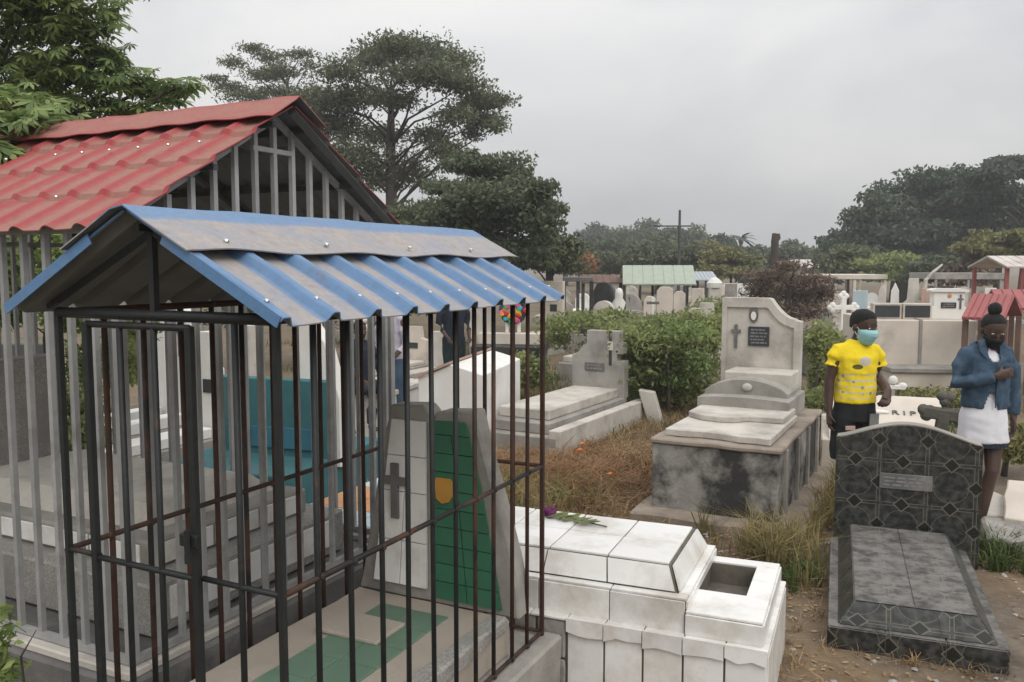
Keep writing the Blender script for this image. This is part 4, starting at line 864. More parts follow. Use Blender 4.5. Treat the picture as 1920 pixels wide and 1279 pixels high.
for a in (
    (281, 306, 588, 9.0, 'flat', Wt, 'narrow white headstone seen through the gate bars, farthest left', None, None),
    (322, 350, 575, 8.4, 'gable', Wt, 'white pointed headstone with pale cross seen through the gate bars', None, (0, 0.8)),
    (356, 402, 622, 8.0, 'shoulder', Wt, 'broad white shouldered headstone seen left of the gate latch post', (0.1, 0.6, 0.4, 0.1), None),
    (425, 470, 610, 9.4, 'flat', Cp, 'pale plain headstone seen just right of the cage gate', None, None),
    (745, 800, 612, 15.0, 'shoulder', Be, 'beige shouldered headstone far behind the cage middle', (0, 0.6, 0.4, 0.12), None),
    (805, 835, 622, 14.0, 'flat', Cp, 'pale plain headstone beside the dark clothed man behind the cage', None, None),
    (878, 915, 575, 13.0, 'flat', Cp, 'cream headstone right of the dark clothed man behind the cage', None, None),
    (1012, 1056, 527, 19.0, 'flat', Be, 'beige upright headstone just beyond the blue roof corner', (0.1, 0.62, 0.3, 0.1), None),
    (1113, 1150, 529, 21.0, 'arch', Dk, 'black round arched headstone left of the green roofed shelter', None, None),
    (1112, 1150, 564, 15.5, 'arch', Cp, 'cream round topped headstone half covered by green creepers', None, None),
    (1296, 1312, 578, 14.0, 'flat', Cp, 'narrow pale headstone left of the curved photo headstone', None, None),
    (1298, 1318, 541, 19.5, 'flat', Be, 'narrow tan headstone under the bluish little roof', None, None),
    (1313, 1352, 568, 15.0, 'swoop', Cp, 'cream headstone with small dark plaque left of the curved photo headstone', (0.3, 0.66, 0.3, 0.1), None),
    (1360, 1380, 532, 21.0, 'flat', Co, 'small grey headstone above the curved photo headstone', None, None),
    (1384, 1410, 535, 20.0, 'gable', Wt, 'small white gabled headstone with dark emblem above the photo headstone', (0, 0.72, 0.3, 0.1), None),
    (1642, 1668, 531, 17.0, 'obelisk', Cp, 'pale obelisk left of the pair behind the beige wall tomb', None, None),
    (1664, 1694, 530, 16.4, 'obelisk', Wt, 'white obelisk right of the pair behind the beige wall tomb', None, None),
    (1697, 1730, 522, 16.0, 'shoulder', Cp, 'cream shouldered headstone with dark plaque behind the beige wall tomb', (0, 0.66, 0.4, 0.06), None),
    (1724, 1752, 541, 15.8, 'taper', M['pink'], 'reddish tapered headstone left of the white house headstone', None, None),
    (1820, 1838, 548, 20.0, 'flat', Co, 'grey far headstone above the red shelter roof', None, None),
    (1850, 1868, 540, 22.0, 'flat', Wt, 'white far headstone left of the red post', None, None),
    (1540, 1562, 578, 19.0, 'arch', Co, 'grey arched headstone in the shade of the dead vines', None, None),
    (1480, 1500, 560, 20.5, 'flat', Cp, 'pale headstone deep under the dead vines', None, None),
    (1602, 1626, 545, 18.5, 'flat', M['pale_blue'], 'pale blue headstone under the flat concrete canopy', None, None),
): headstone_tomb(*a[:7], plaque=a[7], cross=a[8])
_zones = [(430, 640, 'seen through the cage gate'), (650, 900, 'seen through the right cage bars'), (1010, 1165, 'left of the green roofed shelter'), (1170, 1305, 'behind the green roofed shelter'), (1310, 1420, 'right of the green roofed shelter'), (1480, 1640, 'beside the flat concrete canopy'), (1640, 1780, 'behind the beige wall tomb'), (1780, 1900, 'behind the red roofed shelters')]
_words = dict(flat='square', arch='round topped', gable='pointed', shoulder='shouldered', swoop='curved'); _used = set()
for k in range(40):                                    # last rows before the trees: a look and a place for each
    Y = rnd.uniform(23, 38); zone = _zones[k % len(_zones)]; px = rnd.uniform(zone[0], zone[1])
    while True:
        sty, (cn, cm) = rnd.choice(['flat', 'arch', 'gable', 'shoulder', 'swoop']), rnd.choice([('white', Wt), ('cream', Cp), ('beige', Be), ('grey', Co)]); lab = cn + ' ' + _words[sty] + ' gravestone in the farthest rows ' + zone[2]
        if lab not in _used: _used.add(lab); break
    w = rnd.uniform(0.45, 0.9) / sc(Y)
    headstone_tomb(px - w / 2, px + w / 2, 500 + (EYE - rnd.uniform(0.7, 1.35)) / Y * FOC, Y, sty, cm, lab, cross=(0, 0.75) if rnd.random() < 0.4 else None, group='gravestones in the farthest rows', name='far_gravestone')
def more_far():
    # teal tomb with white tapered headstone behind the shelter
    Y = 6.4; t = thing('teal_tomb', 'teal painted tomb with tall white tapered headstone behind the grey barred shelter', 'tomb', at(490, Y), 20)
    b = MB(); b.box(-0.80, 0.36, -0.3, 1.2, -0.03, hz(870, Y), bev=0.01); b.build('base', M['teal'], t)
    b = MB(); b.box(-0.72, 0.36, 0.3, 0.42, 0.3, hz(722, Y), bev=0.006); p = b.build('panel', M['teal'], t)
    b = MB(); b.prism([(-0.05, 0.3), (0.40, 0.3), (0.40, 0.85), (0.27, 1.30), (0.17, 1.42), (0.15, 1.62), (-0.02, 1.62)], 0.421, 0.56, bev=0.006); b.build('headstone', Wt, t)
    for i in range(4): b = MB(); b.box(-0.58 + 0.23 * i, -0.37 + 0.23 * i, 0.28, 0.2995, 0.45, 0.62, bev=0.004); b.build('tile', M['blue_tile'], p)
    # striped tile tomb
    t = thing('striped_tile_tomb', 'low tomb tiled in orange and pale blue stripes seen through the bars', 'tomb', G(640, 985, 0.42), AZ)
    b = MB(); b.box(-0.45, 0.33, 0, 1.0, -0.42, 0.0, bev=0.006); b.build('body', M['concrete'], t); t.location.z = 0.42
    for j, m in enumerate((M['pale_blue'], M['orange_tile'], M['orange_tile'], M['pale_blue'])):
        tile_rect(t, (-0.44, 0.02 + 0.24 * j, 0.005), (1, 0, 0), (0, 1, 0), 0.75, 0.24, 3, 1, m, gap=0.006)
    # white house shaped tomb
    Y = 8.6; t = thing('white_house_tomb', 'white house shaped tomb with low pitched top behind the caged headstone', 'tomb', at(840, Y), 14)
    b = MB(); b.prism([(-0.33, -0.03), (0.37, -0.03), (0.37, hz(702, Y)), (0.14, hz(690, Y)), (0.02, hz(684, Y)), (-0.33, hz(712, Y))], 0, 1.6, bev=0.006); b.build('body', Wt, t)
    b = MB(); b.prism([(-0.37, hz(713, Y) + 0.001), (0.02, hz(683, Y) + 0.002), (0.02, hz(683, Y) + 0.03), (-0.37, hz(713, Y) + 0.03)], -0.03, 1.63); b.build('roof_slab', M['pink'], t)
    # bench-like white tomb with a seated person
    Y = 9.3; t = thing('white_bench_tomb', 'plain white block tomb where the navy clothed person sits', 'tomb', at(672, Y), 16)
    b = MB(); b.box(-0.35, 0.30, -0.05, 1.2, -0.03, 0.46, bev=0.01); b.build('body', Wt, t); b = MB(); b.box(-0.38, 0.33, -0.08, 1.23, 0.461, 0.52, bev=0.008); b.build('slab', Cp, t)
    # brown block with dark slab, carrying the wreath stand
    Y = 12.5; t = thing('dark_slab_tomb', 'weathered tomb with dark overhanging slab under the colourful wreath', 'tomb', at(945, Y), 10)
    b = MB(); b.box(-0.42, 0.45, 0, 1.5, -0.03, hz(668, Y), bev=0.01); b.build('body', M['moss_stone'], t); b = MB(); b.box(-0.5, 0.52, -0.06, 1.56, hz(668, Y) + 0.001, hz(650, Y), bev=0.01); b.build('slab', M['dark_stone'], t)
    b = MB(); b.box(-0.46, 0.48, 0.3, 0.5, hz(650, Y) + 0.001, hz(628, Y), bev=0.01); b.build('step', Be, t)
    z0 = hz(628, Y) + 0.002; t = thing('wreath', 'round wreath of red, green and yellow plastic flowers on white legs', 'wreath', (*at(962, Y + 0.4), z0), 5)
    for x in (-0.09, 0.09): b = MB(); b.box(x - 0.025, x + 0.025, -0.02, 0.02, 0.0, 0.22, bev=0.003); b.build('leg', Wt, t)
    zc = 0.34
    b = MB(); b.tube([(0.16 * math.cos(a), 0, zc + 0.16 * math.sin(a)) for a in [2 * math.pi * i / 20 for i in range(21)]], 0.06, 8, cap=False); b.build('ring', M['dark_stone'], t)
    ks = ['p_red', 'p_yellow', 'p_cyan', 'p_green', 'p_pinkf', 'p_orange']
    for i in range(26):
        a = i * 2.4; r = rnd.uniform(0.08, 0.23); b = MB(); b.ball((r * math.cos(a), -0.06, zc + r * math.sin(a)), (0.05, 0.03, 0.045), 1); b.rough(0.012, 25); b.build('flower', M[ks[i % 6]], t)
    # triple tan headstone and its little cross
    Y = 20.0; t = thing('triple_headstone', 'pinkish stone of three joined slabs in front of the green roofed shelter', 'gravestone', at(1246, Y), 10)
    for px0, px1, py in ((1208, 1231, 556), (1232, 1262, 538), (1263, 1285, 546)):
        x0, x1 = (px0 - 1246) * sc(Y), (px1 - 1246) * sc(Y); b = MB(); h = hz(py, Y); b.prism([(x0, -0.03), (x1, -0.03), (x1, h - 0.06), (x1 - 0.08, h), (x0 + 0.08, h), (x0, h - 0.1)], 0, 0.2, bev=0.008); b.build('slab', Be, t)
    b = MB(); b.box(-0.6, 0.6, -1.4, -0.01, -0.03, 0.35, bev=0.01); b.build('base', Co, t)
    t = thing('little_white_cross', 'little white cross with dark arms before the triple stone', 'cross', at(1225, 18.0), 5); b = MB(); b.box(-0.03, 0.03, -0.03, 0.03, 0, hz(558, 18), bev=0.005); b.build('post', Wt, t); b = MB(); b.box(-0.13, 0.13, -0.03, 0.03, hz(568, 18) - 0.03, hz(568, 18) + 0.03, bev=0.005); b.build('crossbar', M['concrete_dark'], t)
    t = thing('white_statue', 'white veiled statue beside the black arched headstone', 'statue', at(1161, 18.5), 0); h = hz(540, 18.5)
    b = MB(); b.rings([(0, 0, 0.45, 0.16, 0.14), (0, 0, 0.7, 0.13, 0.11), (0, 0, 0.95, 0.10, 0.09), (0.0, 0, h - 0.32, 0.15, 0.10), (0, 0, h - 0.22, 0.08, 0.08), (0, -0.01, h - 0.13, 0.09, 0.10), (0, 0, h - 0.03, 0.07, 0.08), (0, 0, h, 0.02, 0.02)], 14); b.build('figure', Wt, t, smooth=True); b = MB(); b.box(-0.2, 0.2, -0.2, 0.2, -0.03, 0.45, bev=0.01); b.build('pedestal', Cp, t)
    t = thing('white_pillar', 'white round capped pillar beside the bluish little roof', 'pillar', at(1340, 18.0), 5); h = hz(520, 18)
    b = MB(); b.box(-0.12, 0.12, -0.12, 0.12, -0.03, h - 0.22, bev=0.01); b.build('shaft', Cp, t); b = MB(); b.rings([(0, 0, h - 0.22, 0.16, 0.16), (0, 0, h - 0.12, 0.17, 0.17), (0, 0, h - 0.04, 0.10, 0.10), (0, 0, h, 0.03, 0.03)], 14); b.build('cap', Wt, t)
    # canopies and small shelters
    def canopy(name, label, px0, px1, py_ridge, py_eave, Y, m, az, depth=1.8, flat=False, posts=(0.03, 0.5, 0.97), pm=None, side=0.0):
        w = (px1 - px0) * sc(Y); zr, ze = hz(py_ridge, Y), hz(py_eave, Y); t = thing(name, label, 'shelter', at((px0 + px1) / 2, Y), az); pm = pm or M['dark_wood']; a = w / 2
        if flat: b = MB(); b.box(-a, a, 0, depth, ze, zr, bev=0.01); b.build('roof', m, t)
        else:
            for s, nm in ((0, 'front'), (1, 'back')):
                y0, y1 = (-0.1, depth / 2) if s == 0 else (depth + 0.1, depth / 2)
                b = MB(); n = max(6, int(w / 0.25))
                for i in range(n):
                    x0, x1 = -a + w * i / n, -a + w * (i + 1) / n - 0.02
                    b.hull([(x0, y0, ze), (x1, y0, ze), (x1 + side, y1, zr), (x0 + side, y1, zr)], [(x0, y0, ze + 0.025), (x1, y0, ze + 0.025), (x1 + side, y1, zr + 0.025), (x0 + side, y1, zr + 0.025)])
                b.box(-a + 0.01, a - 0.01, min(y0, y1), min(y0, y1) + 0.001, ze - 0.002, ze - 0.001)
                b.hull([(-a, y0, ze - 0.01), (a, y0, ze - 0.01), (a + side, y1, zr - 0.01), (-a + side, y1, zr - 0.01)], [(-a, y0, ze + 0.012), (a, y0, ze + 0.012), (a + side, y1, zr + 0.012), (-a + side, y1, zr + 0.012)]); b.build('roof', m, t)
        for f in posts:
            for y in (0.06, depth - 0.06): b = MB(); b.box(-a + w * f - 0.035, -a + w * f + 0.035, y - 0.035, y + 0.035, 0, ze - 0.002, bev=0.004); b.build('post', pm, t)
        return t
    canopy('green_roof_shelter', 'grave shelter with pale green sheet roof below the tall pole', 1168, 1304, 499, 534, 22.0, M['green_far'], 4, side=0.05)
    canopy('bluish_roof_shelter', 'small shelter with bluish grey roof right of the green roof', 1304, 1346, 511, 526, 24.0, M['bluegrey_far'], 4)
    canopy('rusty_roof_shelter', 'low shelter with rusty brown roof left of the green roof', 1092, 1172, 517, 531, 23.0, M['brown_far'], 4, flat=False)
    canopy('dark_niche_shelter', 'dark flat roofed niche beyond the blue roof corner', 1056, 1112, 520, 528, 20.0, M['concrete_dark'], 4, flat=True, pm=M['dark_stone'], depth=1.4)
    canopy('flat_canopy', 'pale flat concrete canopy on posts behind the white cross', 1545, 1662, 515, 524, 21.0, Be, 6, flat=True, pm=Be, depth=2.2)
    canopy('pale_roof_building', 'far building with faded pink and white roof above the dead vines', 1497, 1590, 487, 503, 40.0, M['pale_far'], 0, depth=3, pm=Be, posts=(0.03, 0.35, 0.65, 0.97))
    canopy('red_roof_shelter', 'small grave shelter with faded red roof just left of the girl', 1814, 1885, 556, 598, 11.5, M['red_far'], 40, depth=1.1, pm=M['brown_far'])
    canopy('red_roof_shelter', 'small grave shelter with faded red roof at the right edge behind the girl', 1884, 1990, 548, 580, 12.5, M['red_far'], 20, depth=1.4, pm=M['brown_far'])
    canopy('white_roof_shelter', 'shelter with white roof on a thick red post at the right edge', 1885, 1990, 481, 502, 17.0, M['pale_far'], 4, depth=1.5, pm=M['red_far'], posts=(0.07, 0.95))
    canopy('grey_canopy', 'long low grey roof among the far graves left of the red post', 1755, 1880, 512, 524, 26.0, Co, 4, flat=True, pm=Co, depth=2)
    t = thing('utility_pole', 'thin dark pole with crossbar rising over the green roof', 'pole', at(1272, 25.0)); h = hz(394, 25)
    b = MB(); b.tube([(0, 0, -0.1), (0.01, 0, h)], [0.055, 0.035], 8); b.build('shaft', M['dark_wood'], t); b = MB(); b.box(-0.75, 0.35, -0.03, 0.03, hz(424, 25) - 0.02, hz(424, 25) + 0.02); b.build('crossbar', M['dark_wood'], t)
    t = thing('dead_tree', 'dark bare tree trunk standing over the dead vines', 'dead tree', at(1451, 26.0)); b = MB(); b.tube([(0, 0, -0.1), (0.03, 0, 1.5), (0, 0, hz(452, 26)), (0.02, 0, hz(438, 26))], [0.16, 0.13, 0.12, 0.11], 9); b.rough(0.02, 5); b.build('trunk', M['bark'], t)
    b = MB(); b.tube([(0.05, 0, hz(455, 26)), (0.12, 0, hz(446, 26)), (0.12, 0, hz(438, 26))], [0.05, 0.06, 0.03], 6); b.build('branch_stub', M['bark'], t)
    t = thing('leaning_branch', 'pale bare branch leaning up above the far graves', 'branch', (*at(1738, 18), 0)); b = MB(); q = lambda px, py: Vector((sc(18) * (px - 1738), 0, hz(py, 18)))
    b.tube([q(1733, 600), q(1736, 525), q(1750, 510), q(1766, 496)], [0.05, 0.045, 0.035, 0.02], 6); b.build('limb', M['concrete_pale'], t)
    # grey wall at the left edge
    t = thing('block_wall', 'grey block wall at the left edge behind the red roofed shelter', 'wall', at(-140, 7.6), -4)
    b = MB(); b.box(0, 1.08, 0, 0.15, -0.05, 1.20, bev=0.01); b.build('wall', M['wall_grey'], t)
    for z in (0.3, 0.6, 0.9):
        for k in range(3): b = MB(); b.box(0.02 + 0.36 * k, 0.36 + 0.36 * k, -0.012, -0.001, z - 0.28, z - 0.012, bev=0.004); b.build('block', M['wall_grey'], t)
    # broken slabs beside the path at the right edge
    t = thing('broken_slab', 'broken pale concrete slab lying tilted beside the black headstone', 'slab', G(1868, 985, 0.03), 24); b = MB(); b.prism([(-0.11, 0), (0.09, 0.02), (0.13, 0.30), (0.02, 0.42), (-0.07, 0.35)], 0, 0.07, axis='z', bev=0.008); b.rough(0.008, 9, cuts=1); b.build('slab', Cp, t); t.rotation_euler.x = 0.22
    t = thing('broken_slab', 'larger cracked pinkish slab leaning at the right edge below the girl', 'slab', G(1912, 995, 0.06), 24); b = MB(); b.prism([(-0.10, 0.0), (0.5, -0.1), (0.55, 0.7), (0.0, 0.72), (-0.06, 0.4)], 0, 0.09, axis='z', bev=0.008); b.rough(0.01, 8, cuts=1); b.build('slab', Be, t); t.rotation_euler.x = 0.16
    t = thing('kerb_stone', 'grey kerb stone half buried behind the black tomb at the right', 'kerb', G(1852, 1040, 0), 24); b = MB(); b.box(0, 0.25, 0, 0.55, -0.05, 0.12, bev=0.02); b.rough(0.015, 7, cuts=3); b.build('stone', Co, t)
more_far()
#@@PART4
# ------------------------------------------------------------------ vegetation
rng = np.random.default_rng(11)
def unit(n):
    v = rng.normal(size=(n, 3)); return v / np.linalg.norm(v, axis=1, keepdims=True)
def clump_points(clumps, n, sub=14, spread=0.30):
    """clumps: (x,y,z,rx,ry,rz); leaves gather in twig tufts near the clump surface, so outlines stay ragged"""
    vol = np.array([c[3] * c[4] + c[3] * c[5] for c in clumps]); ns = np.maximum(20, (n * vol / vol.sum()).astype(int)); P = []
    for c, k in zip(clumps, ns):
        r = np.array(c[3:6]); m = max(5, int(sub * rng.uniform(0.8, 1.3)))
        d = unit(m); d[:, 2] = np.abs(d[:, 2]) * 0.9 + d[:, 2] * 0.35; cen = np.array(c[:3]) + d * r * rng.uniform(0.35, 1.0, (m, 1))
        q = cen[rng.integers(0, m, k)] + np.clip(rng.normal(size=(k, 3)), -1.7, 1.7) * r * spread * np.array([1, 1, 0.7]); P.append(q)
    return np.vstack(P)
def leaf_mesh(name, P, L, W_, droop=0.3, flat=0.0):
    n = len(P); ax = unit(n); ax[:, 2] = ax[:, 2] * (1 - flat) - droop * np.abs(rng.normal(size=n)) * 0.6; ax /= np.linalg.norm(ax, axis=1, keepdims=True)
    nr = unit(n); nr[:, 2] += flat * 2.5; sd = np.cross(ax, nr); sd /= np.linalg.norm(sd, axis=1, keepdims=True) + 1e-9
    l = (L * rng.uniform(0.6, 1.35, n))[:, None]; w = (W_ * rng.uniform(0.6, 1.3, n))[:, None]
    V = np.stack([P - ax * l / 2, P + sd * w / 2 - ax * l * 0.08, P + ax * l / 2, P - sd * w / 2 - ax * l * 0.08], 1).reshape(-1, 3)
    return quads(name, V, n)
def quads(name, V, n):
    me = bpy.data.meshes.new(name); me.vertices.add(len(V)); me.vertices.foreach_set('co', V.astype(np.float32).ravel())
    me.loops.add(n * 4); me.loops.foreach_set('vertex_index', np.arange(n * 4, dtype=np.int32)); me.polygons.add(n)
    me.polygons.foreach_set('loop_start', np.arange(0, n * 4, 4, dtype=np.int32)); me.polygons.foreach_set('loop_total', np.full(n, 4, dtype=np.int32))
    me.update(calc_edges=True); me.validate(); return me
def px_clumps(lst, Y, jit=0.5, thick=1.0, grow=1.0):
    out = []
    for c in lst:
        px, py, rx = c[:3]; rz = c[3] if len(c) > 3 else rx * 0.8; y = Y + (c[4] if len(c) > 4 else rnd.uniform(-jit, jit)); p = W(px, py, y); s = sc(y)
        out.append((p.x, p.y, p.z, rx * s, rx * s * thick, rz * s * grow))
    return out
def tree(name, label, base_px, Y, clumps, n, leaf, m, trunk_r=0.2, fork=None, limbs=True, cat='tree', group=None, sub=14, spread=0.3, droop=0.3, flat=0.0, lean=0.0, branches=True):
    bx, by = at(base_px, Y); t = thing(name, label, cat, (bx, by, 0), 0, group); O = np.array([bx, by, 0])
    P = clump_points(clumps, n, sub, spread); P = P[P[:, 2] > 0.05]
    o = link_mesh('crown', leaf_mesh('crown', P - O, leaf[0], leaf[1], droop, flat), m, t); o['kind'] = 'stuff'
    if not branches: return t
    zs = [c[2] for c in clumps]; top = fork if fork else min(zs) + 0.3 * (max(zs) - min(zs)); f = Vector((lean, 0, top))
    b = MB(); b.tube([(0, 0, -0.1), (lean * 0.4 + 0.02, 0, top * 0.5), f, f + Vector((0.05, 0, (max(zs) - top) * 0.6))], [trunk_r * 1.25, trunk_r, trunk_r * 0.85, trunk_r * 0.35], 10); b.rough(trunk_r * 0.12, 2.0); b.build('trunk', M['bark'], t, smooth=True)
    if limbs:
        for c in clumps:
            e = Vector(c[:3]) - Vector(O); hd = math.hypot(e.x - lean, e.y); zt = f.z + (max(zs) - f.z) * 0.55; z0 = min(max(e.z - hd * rnd.uniform(0.45, 0.8), 0.35 * f.z), zt)
            s = Vector((lean * min(1, z0 / f.z) + 0.02, 0, z0)); L_ = (e - s).length; r0 = min(trunk_r * 0.26, 0.026 * L_ + 0.008)
            m1 = s.lerp(e, 0.35) + Vector((rnd.uniform(-.07, .07), rnd.uniform(-.07, .07), 0.10)) * L_; m2 = s.lerp(e, 0.7) + Vector((rnd.uniform(-.06, .06), rnd.uniform(-.06, .06), 0.05)) * L_
            b = MB(); b.tube([s, m1, m2, e], [r0, r0 * 0.7, r0 * 0.45, r0 * 0.15], 6); b.build('limb', M['bark'], t, smooth=True)
    return t

def palmate_tree():
    """near tree at the upper left: hand-shaped leaves on long stalks"""
    Y = 6.6; cl = px_clumps([(40, 40, 120, 90), (150, 60, 70, 60), (-60, 130, 140, 110), (110, 150, 110, 80), (20, 210, 110, 70), (160, 210, 60, 45), (205, 30, 28, 45), (220, 165, 50, 40), (285, 160, 45, 28), (335, 165, 38, 24), (250, 205, 45, 20), (90, 255, 70, 35), (-20, 300, 90, 60), (185, 110, 45, 40), (60, -40, 160, 80), (310, 185, 40, 16), (20, 235, 80, 34, -2.4), (-60, 270, 80, 40, -2.4), (95, 222, 55, 22, -2.2), (0, 190, 80, 40, -2.0), (-20, 285, 50, 20, -2.6)], Y, 0.5)
    bx, by = at(-140, Y + 0.3); t = thing('broadleaf_tree', 'near tree with bright hand shaped leaves overhanging the red roof', 'tree', (bx, by, 0)); O = np.array([bx, by, 0])
    K = 3000; C = clump_points(cl, K, 16, 0.34) - O; K = len(C); V = []
    nrm = unit(K) * 0.55 + np.array([0, -0.25, 1.0]); nrm /= np.linalg.norm(nrm, axis=1, keepdims=True)
    a = np.cross(nrm, unit(K)); a /= np.linalg.norm(a, axis=1, keepdims=True); b_ = np.cross(nrm, a); R = rng.uniform(0.07, 0.13, K)
    for i, th in enumerate(np.linspace(-2.3, 2.3, 7)):
        d = a * math.cos(th) + b_ * math.sin(th) - nrm * 0.30; d /= np.linalg.norm(d, axis=1, keepdims=True); s = np.cross(nrm, d); l = (R * (1.0 - 0.09 * abs(i - 3)))[:, None]
        V.append(np.stack([C, C + d * l * 0.55 + s * l * 0.17, C + d * l - nrm * l * 0.12, C + d * l * 0.55 - s * l * 0.17], 1))
    V = np.stack(V, 1).reshape(-1, 3); o = link_mesh('crown', quads('crown', V, K * 7), M['leaf_near'], t); o['kind'] = 'stuff'
    b = MB(); b.tube([(0, 0, -0.1), (0.05, 0, 1.5), (0.1, 0.1, 2.6), (0.3, 0.1, 3.4)], [0.14, 0.12, 0.10, 0.05], 9); b.build('trunk', M['bark'], t, smooth=True)
    for c in cl:
        e = Vector(c[:3]) - Vector(O); s = Vector((0.1, 0.1, 2.3)); b = MB(); b.tube([s, s.lerp(e, 0.5) + Vector((0, 0, 0.1)), e], [0.04, 0.025, 0.008], 6); b.build('limb', M['bark'], t, smooth=True)
palmate_tree()
# tall open crowned tree in flat layers
tree('tall_tree', 'tall dark tree with flat layered branches rising behind the blue roof', 735, 24.0, px_clumps([(650, 140, 42, 15), (735, 92, 45, 14), (785, 105, 55, 18), (850, 128, 45, 14), (700, 122, 45, 16), (625, 198, 42, 18), (590, 190, 35, 20), (680, 185, 45, 14), (865, 165, 45, 13), (800, 150, 60, 18), (885, 198, 45, 13), (935, 194, 34, 8), (905, 228, 34, 14), (850, 225, 32, 14), (640, 250, 50, 28), (680, 300, 38, 24), (805, 262, 34, 16), (745, 190, 40, 14), (630, 305, 30, 22), (705, 345, 36, 26), (885, 255, 20, 14), (835, 292, 36, 20), (590, 235, 34, 24), (775, 335, 40, 26), (720, 262, 34, 16), (925, 240, 20, 12)], 24, 1.8, grow=1.55), 36000, (0.13, 0.055), M['leaf_tall'], trunk_r=0.17, fork=W(735, 285, 24).z, sub=20, spread=0.46, flat=0.1)
tree('feathery_tree', 'sparse feathery tree top behind the red roof ridge', 545, 30.0, px_clumps([(405, 150, 20, 8), (435, 120, 24, 12), (470, 92, 22, 12), (505, 110, 30, 14), (560, 105, 26, 12), (435, 168, 30, 10), (485, 145, 40, 16), (530, 140, 36, 14), (460, 185, 36, 10), (520, 175, 40, 12), (575, 125, 14, 10), (545, 195, 40, 16), (560, 240, 40, 20), (480, 215, 40, 16)], 30, 1.2), 9000, (0.17, 0.045), M['leaf_tall'], trunk_r=0.12, fork=W(545, 225, 30).z, sub=20, spread=0.42)
tree('dense_tree', 'dense rounded dark green tree behind the blue roof', 900, 18.0, px_clumps([(880, 312, 46, 28), (940, 335, 58, 36), (1000, 365, 44, 30), (1030, 400, 26, 26), (900, 395, 70, 48), (980, 425, 60, 42), (850, 430, 60, 45), (1022, 452, 26, 34), (800, 420, 56, 36), (755, 430, 40, 30), (930, 475, 60, 40), (1000, 495, 40, 30), (830, 360, 36, 24), (960, 385, 50, 36), (870, 490, 60, 40)], 18, 1.3), 42000, (0.125, 0.06), M['leaf_dense'], trunk_r=0.2, sub=26, spread=0.3)
tree('dense_tree', 'low bushy tree half hidden behind the dense tree and the blue roof', 1030, 24.0, px_clumps([(1030, 480, 40, 34), (1070, 478, 30, 26), (985, 490, 40, 30), (1050, 505, 40, 22)], 24, 1), 9000, (0.14, 0.07), M['leaf_far'], trunk_r=0.12, sub=18)
for i, (px, py, r, Y, mm, lab) in enumerate(((1115, 448, 36, 110, 'leaf_far_dark', 'far dark round tree left of the pole on the skyline'), (1165, 458, 42, 95, 'leaf_far', 'far tree second from the left on the skyline'), (1215, 456, 44, 90, 'leaf_far', 'far tree left of the tall pole on the skyline'), (1262, 452, 36, 84, 'leaf_far_dark', 'far tree right behind the tall pole on the skyline'),
        (1305, 458, 38, 88, 'leaf_far', 'far tree just right of the tall pole on the skyline'), (1345, 462, 32, 80, 'leaf_far_dark', 'far darker tree right of the pole on the skyline'), (1422, 486, 34, 76, 'leaf_far', 'far low tree left of the bare trunk on the skyline'), (1490, 482, 36, 74, 'leaf_far', 'far low tree right of the bare trunk on the skyline'), (1545, 492, 36, 70, 'leaf_far', 'far low tree at the foot of the big right tree'), (1060, 470, 36, 86, 'leaf_far', 'far tree beside the dense tree on the skyline'), (1140, 474, 40, 64, 'leaf_far', 'nearer green tree in front of the dark round skyline tree'), (1235, 478, 44, 60, 'leaf_far', 'nearer green tree right behind the green roof'), (1330, 482, 40, 58, 'leaf_olive', 'nearer olive tree above the bluish roof'), (1395, 488, 36, 62, 'leaf_far', 'nearer low tree under the far palm'), (1458, 494, 36, 60, 'leaf_far', 'nearer low tree behind the bare trunk'))):
    cl = px_clumps([(px - r * 0.5, py + 6, r * 0.6, r * 0.5), (px + r * 0.5, py + 8, r * 0.6, r * 0.5), (px, py - r * 0.25, r * 0.7, r * 0.5), (px - r * 0.8, py + 25, r * 0.7, r * 0.6), (px + r * 0.8, py + 25, r * 0.7, r * 0.6), (px, py + 30, r, r * 0.7)], Y, 1.5)
    tree('skyline_tree', lab, px, Y, cl, 7000, (0.42, 0.22), M[mm], trunk_r=0.25, limbs=False, group='trees on the skyline', sub=16)
def palm():
    Y = 72; t = thing('palm_tree', 'far palm with drooping fronds on the skyline right of the pole', 'palm', at(1387, Y)); h = hz(448, Y)
    b = MB(); b.tube([(0, 0, 0), (0.1, 0, h * 0.5), (0, 0, h)], [0.2, 0.16, 0.13], 8); b.build('trunk', M['bark'], t)
    for i in range(16):
        a = i * 2.4; L_ = rnd.uniform(1.0, 1.5); el = rnd.uniform(-0.2, 1.0); d = Vector((math.cos(a), math.sin(a), 0)); pts = [Vector((0, 0, h)) + d * (L_ * f) + Vector((0, 0, math.sin(el) * L_ * f - 0.8 * f * f * L_ * 0.6)) for f in (0, 0.35, 0.7, 1.0)]
        b = MB(); b.tube(pts, [(0.05, 0.03), (0.22, 0.03), (0.18, 0.03), (0.02, 0.01)], 6); b.build('frond', M['leaf_far_dark'], t)
palm()
tree('big_tree', 'huge dark domed tree at the right behind the people', 1690, 46.0, px_clumps([(1600, 455, 55, 32), (1650, 410, 62, 38), (1700, 380, 62, 40), (1760, 350, 55, 28), (1760, 400, 70, 48), (1690, 450, 80, 48), (1780, 460, 80, 48), (1840, 430, 60, 50), (1620, 485, 60, 34), (1570, 480, 36, 26), (1765, 326, 12, 12), (1810, 380, 50, 34), (1720, 490, 80, 30)], 46, 3), 46000, (0.30, 0.15), M['leaf_far_dark'], trunk_r=0.5, sub=24, spread=0.24)
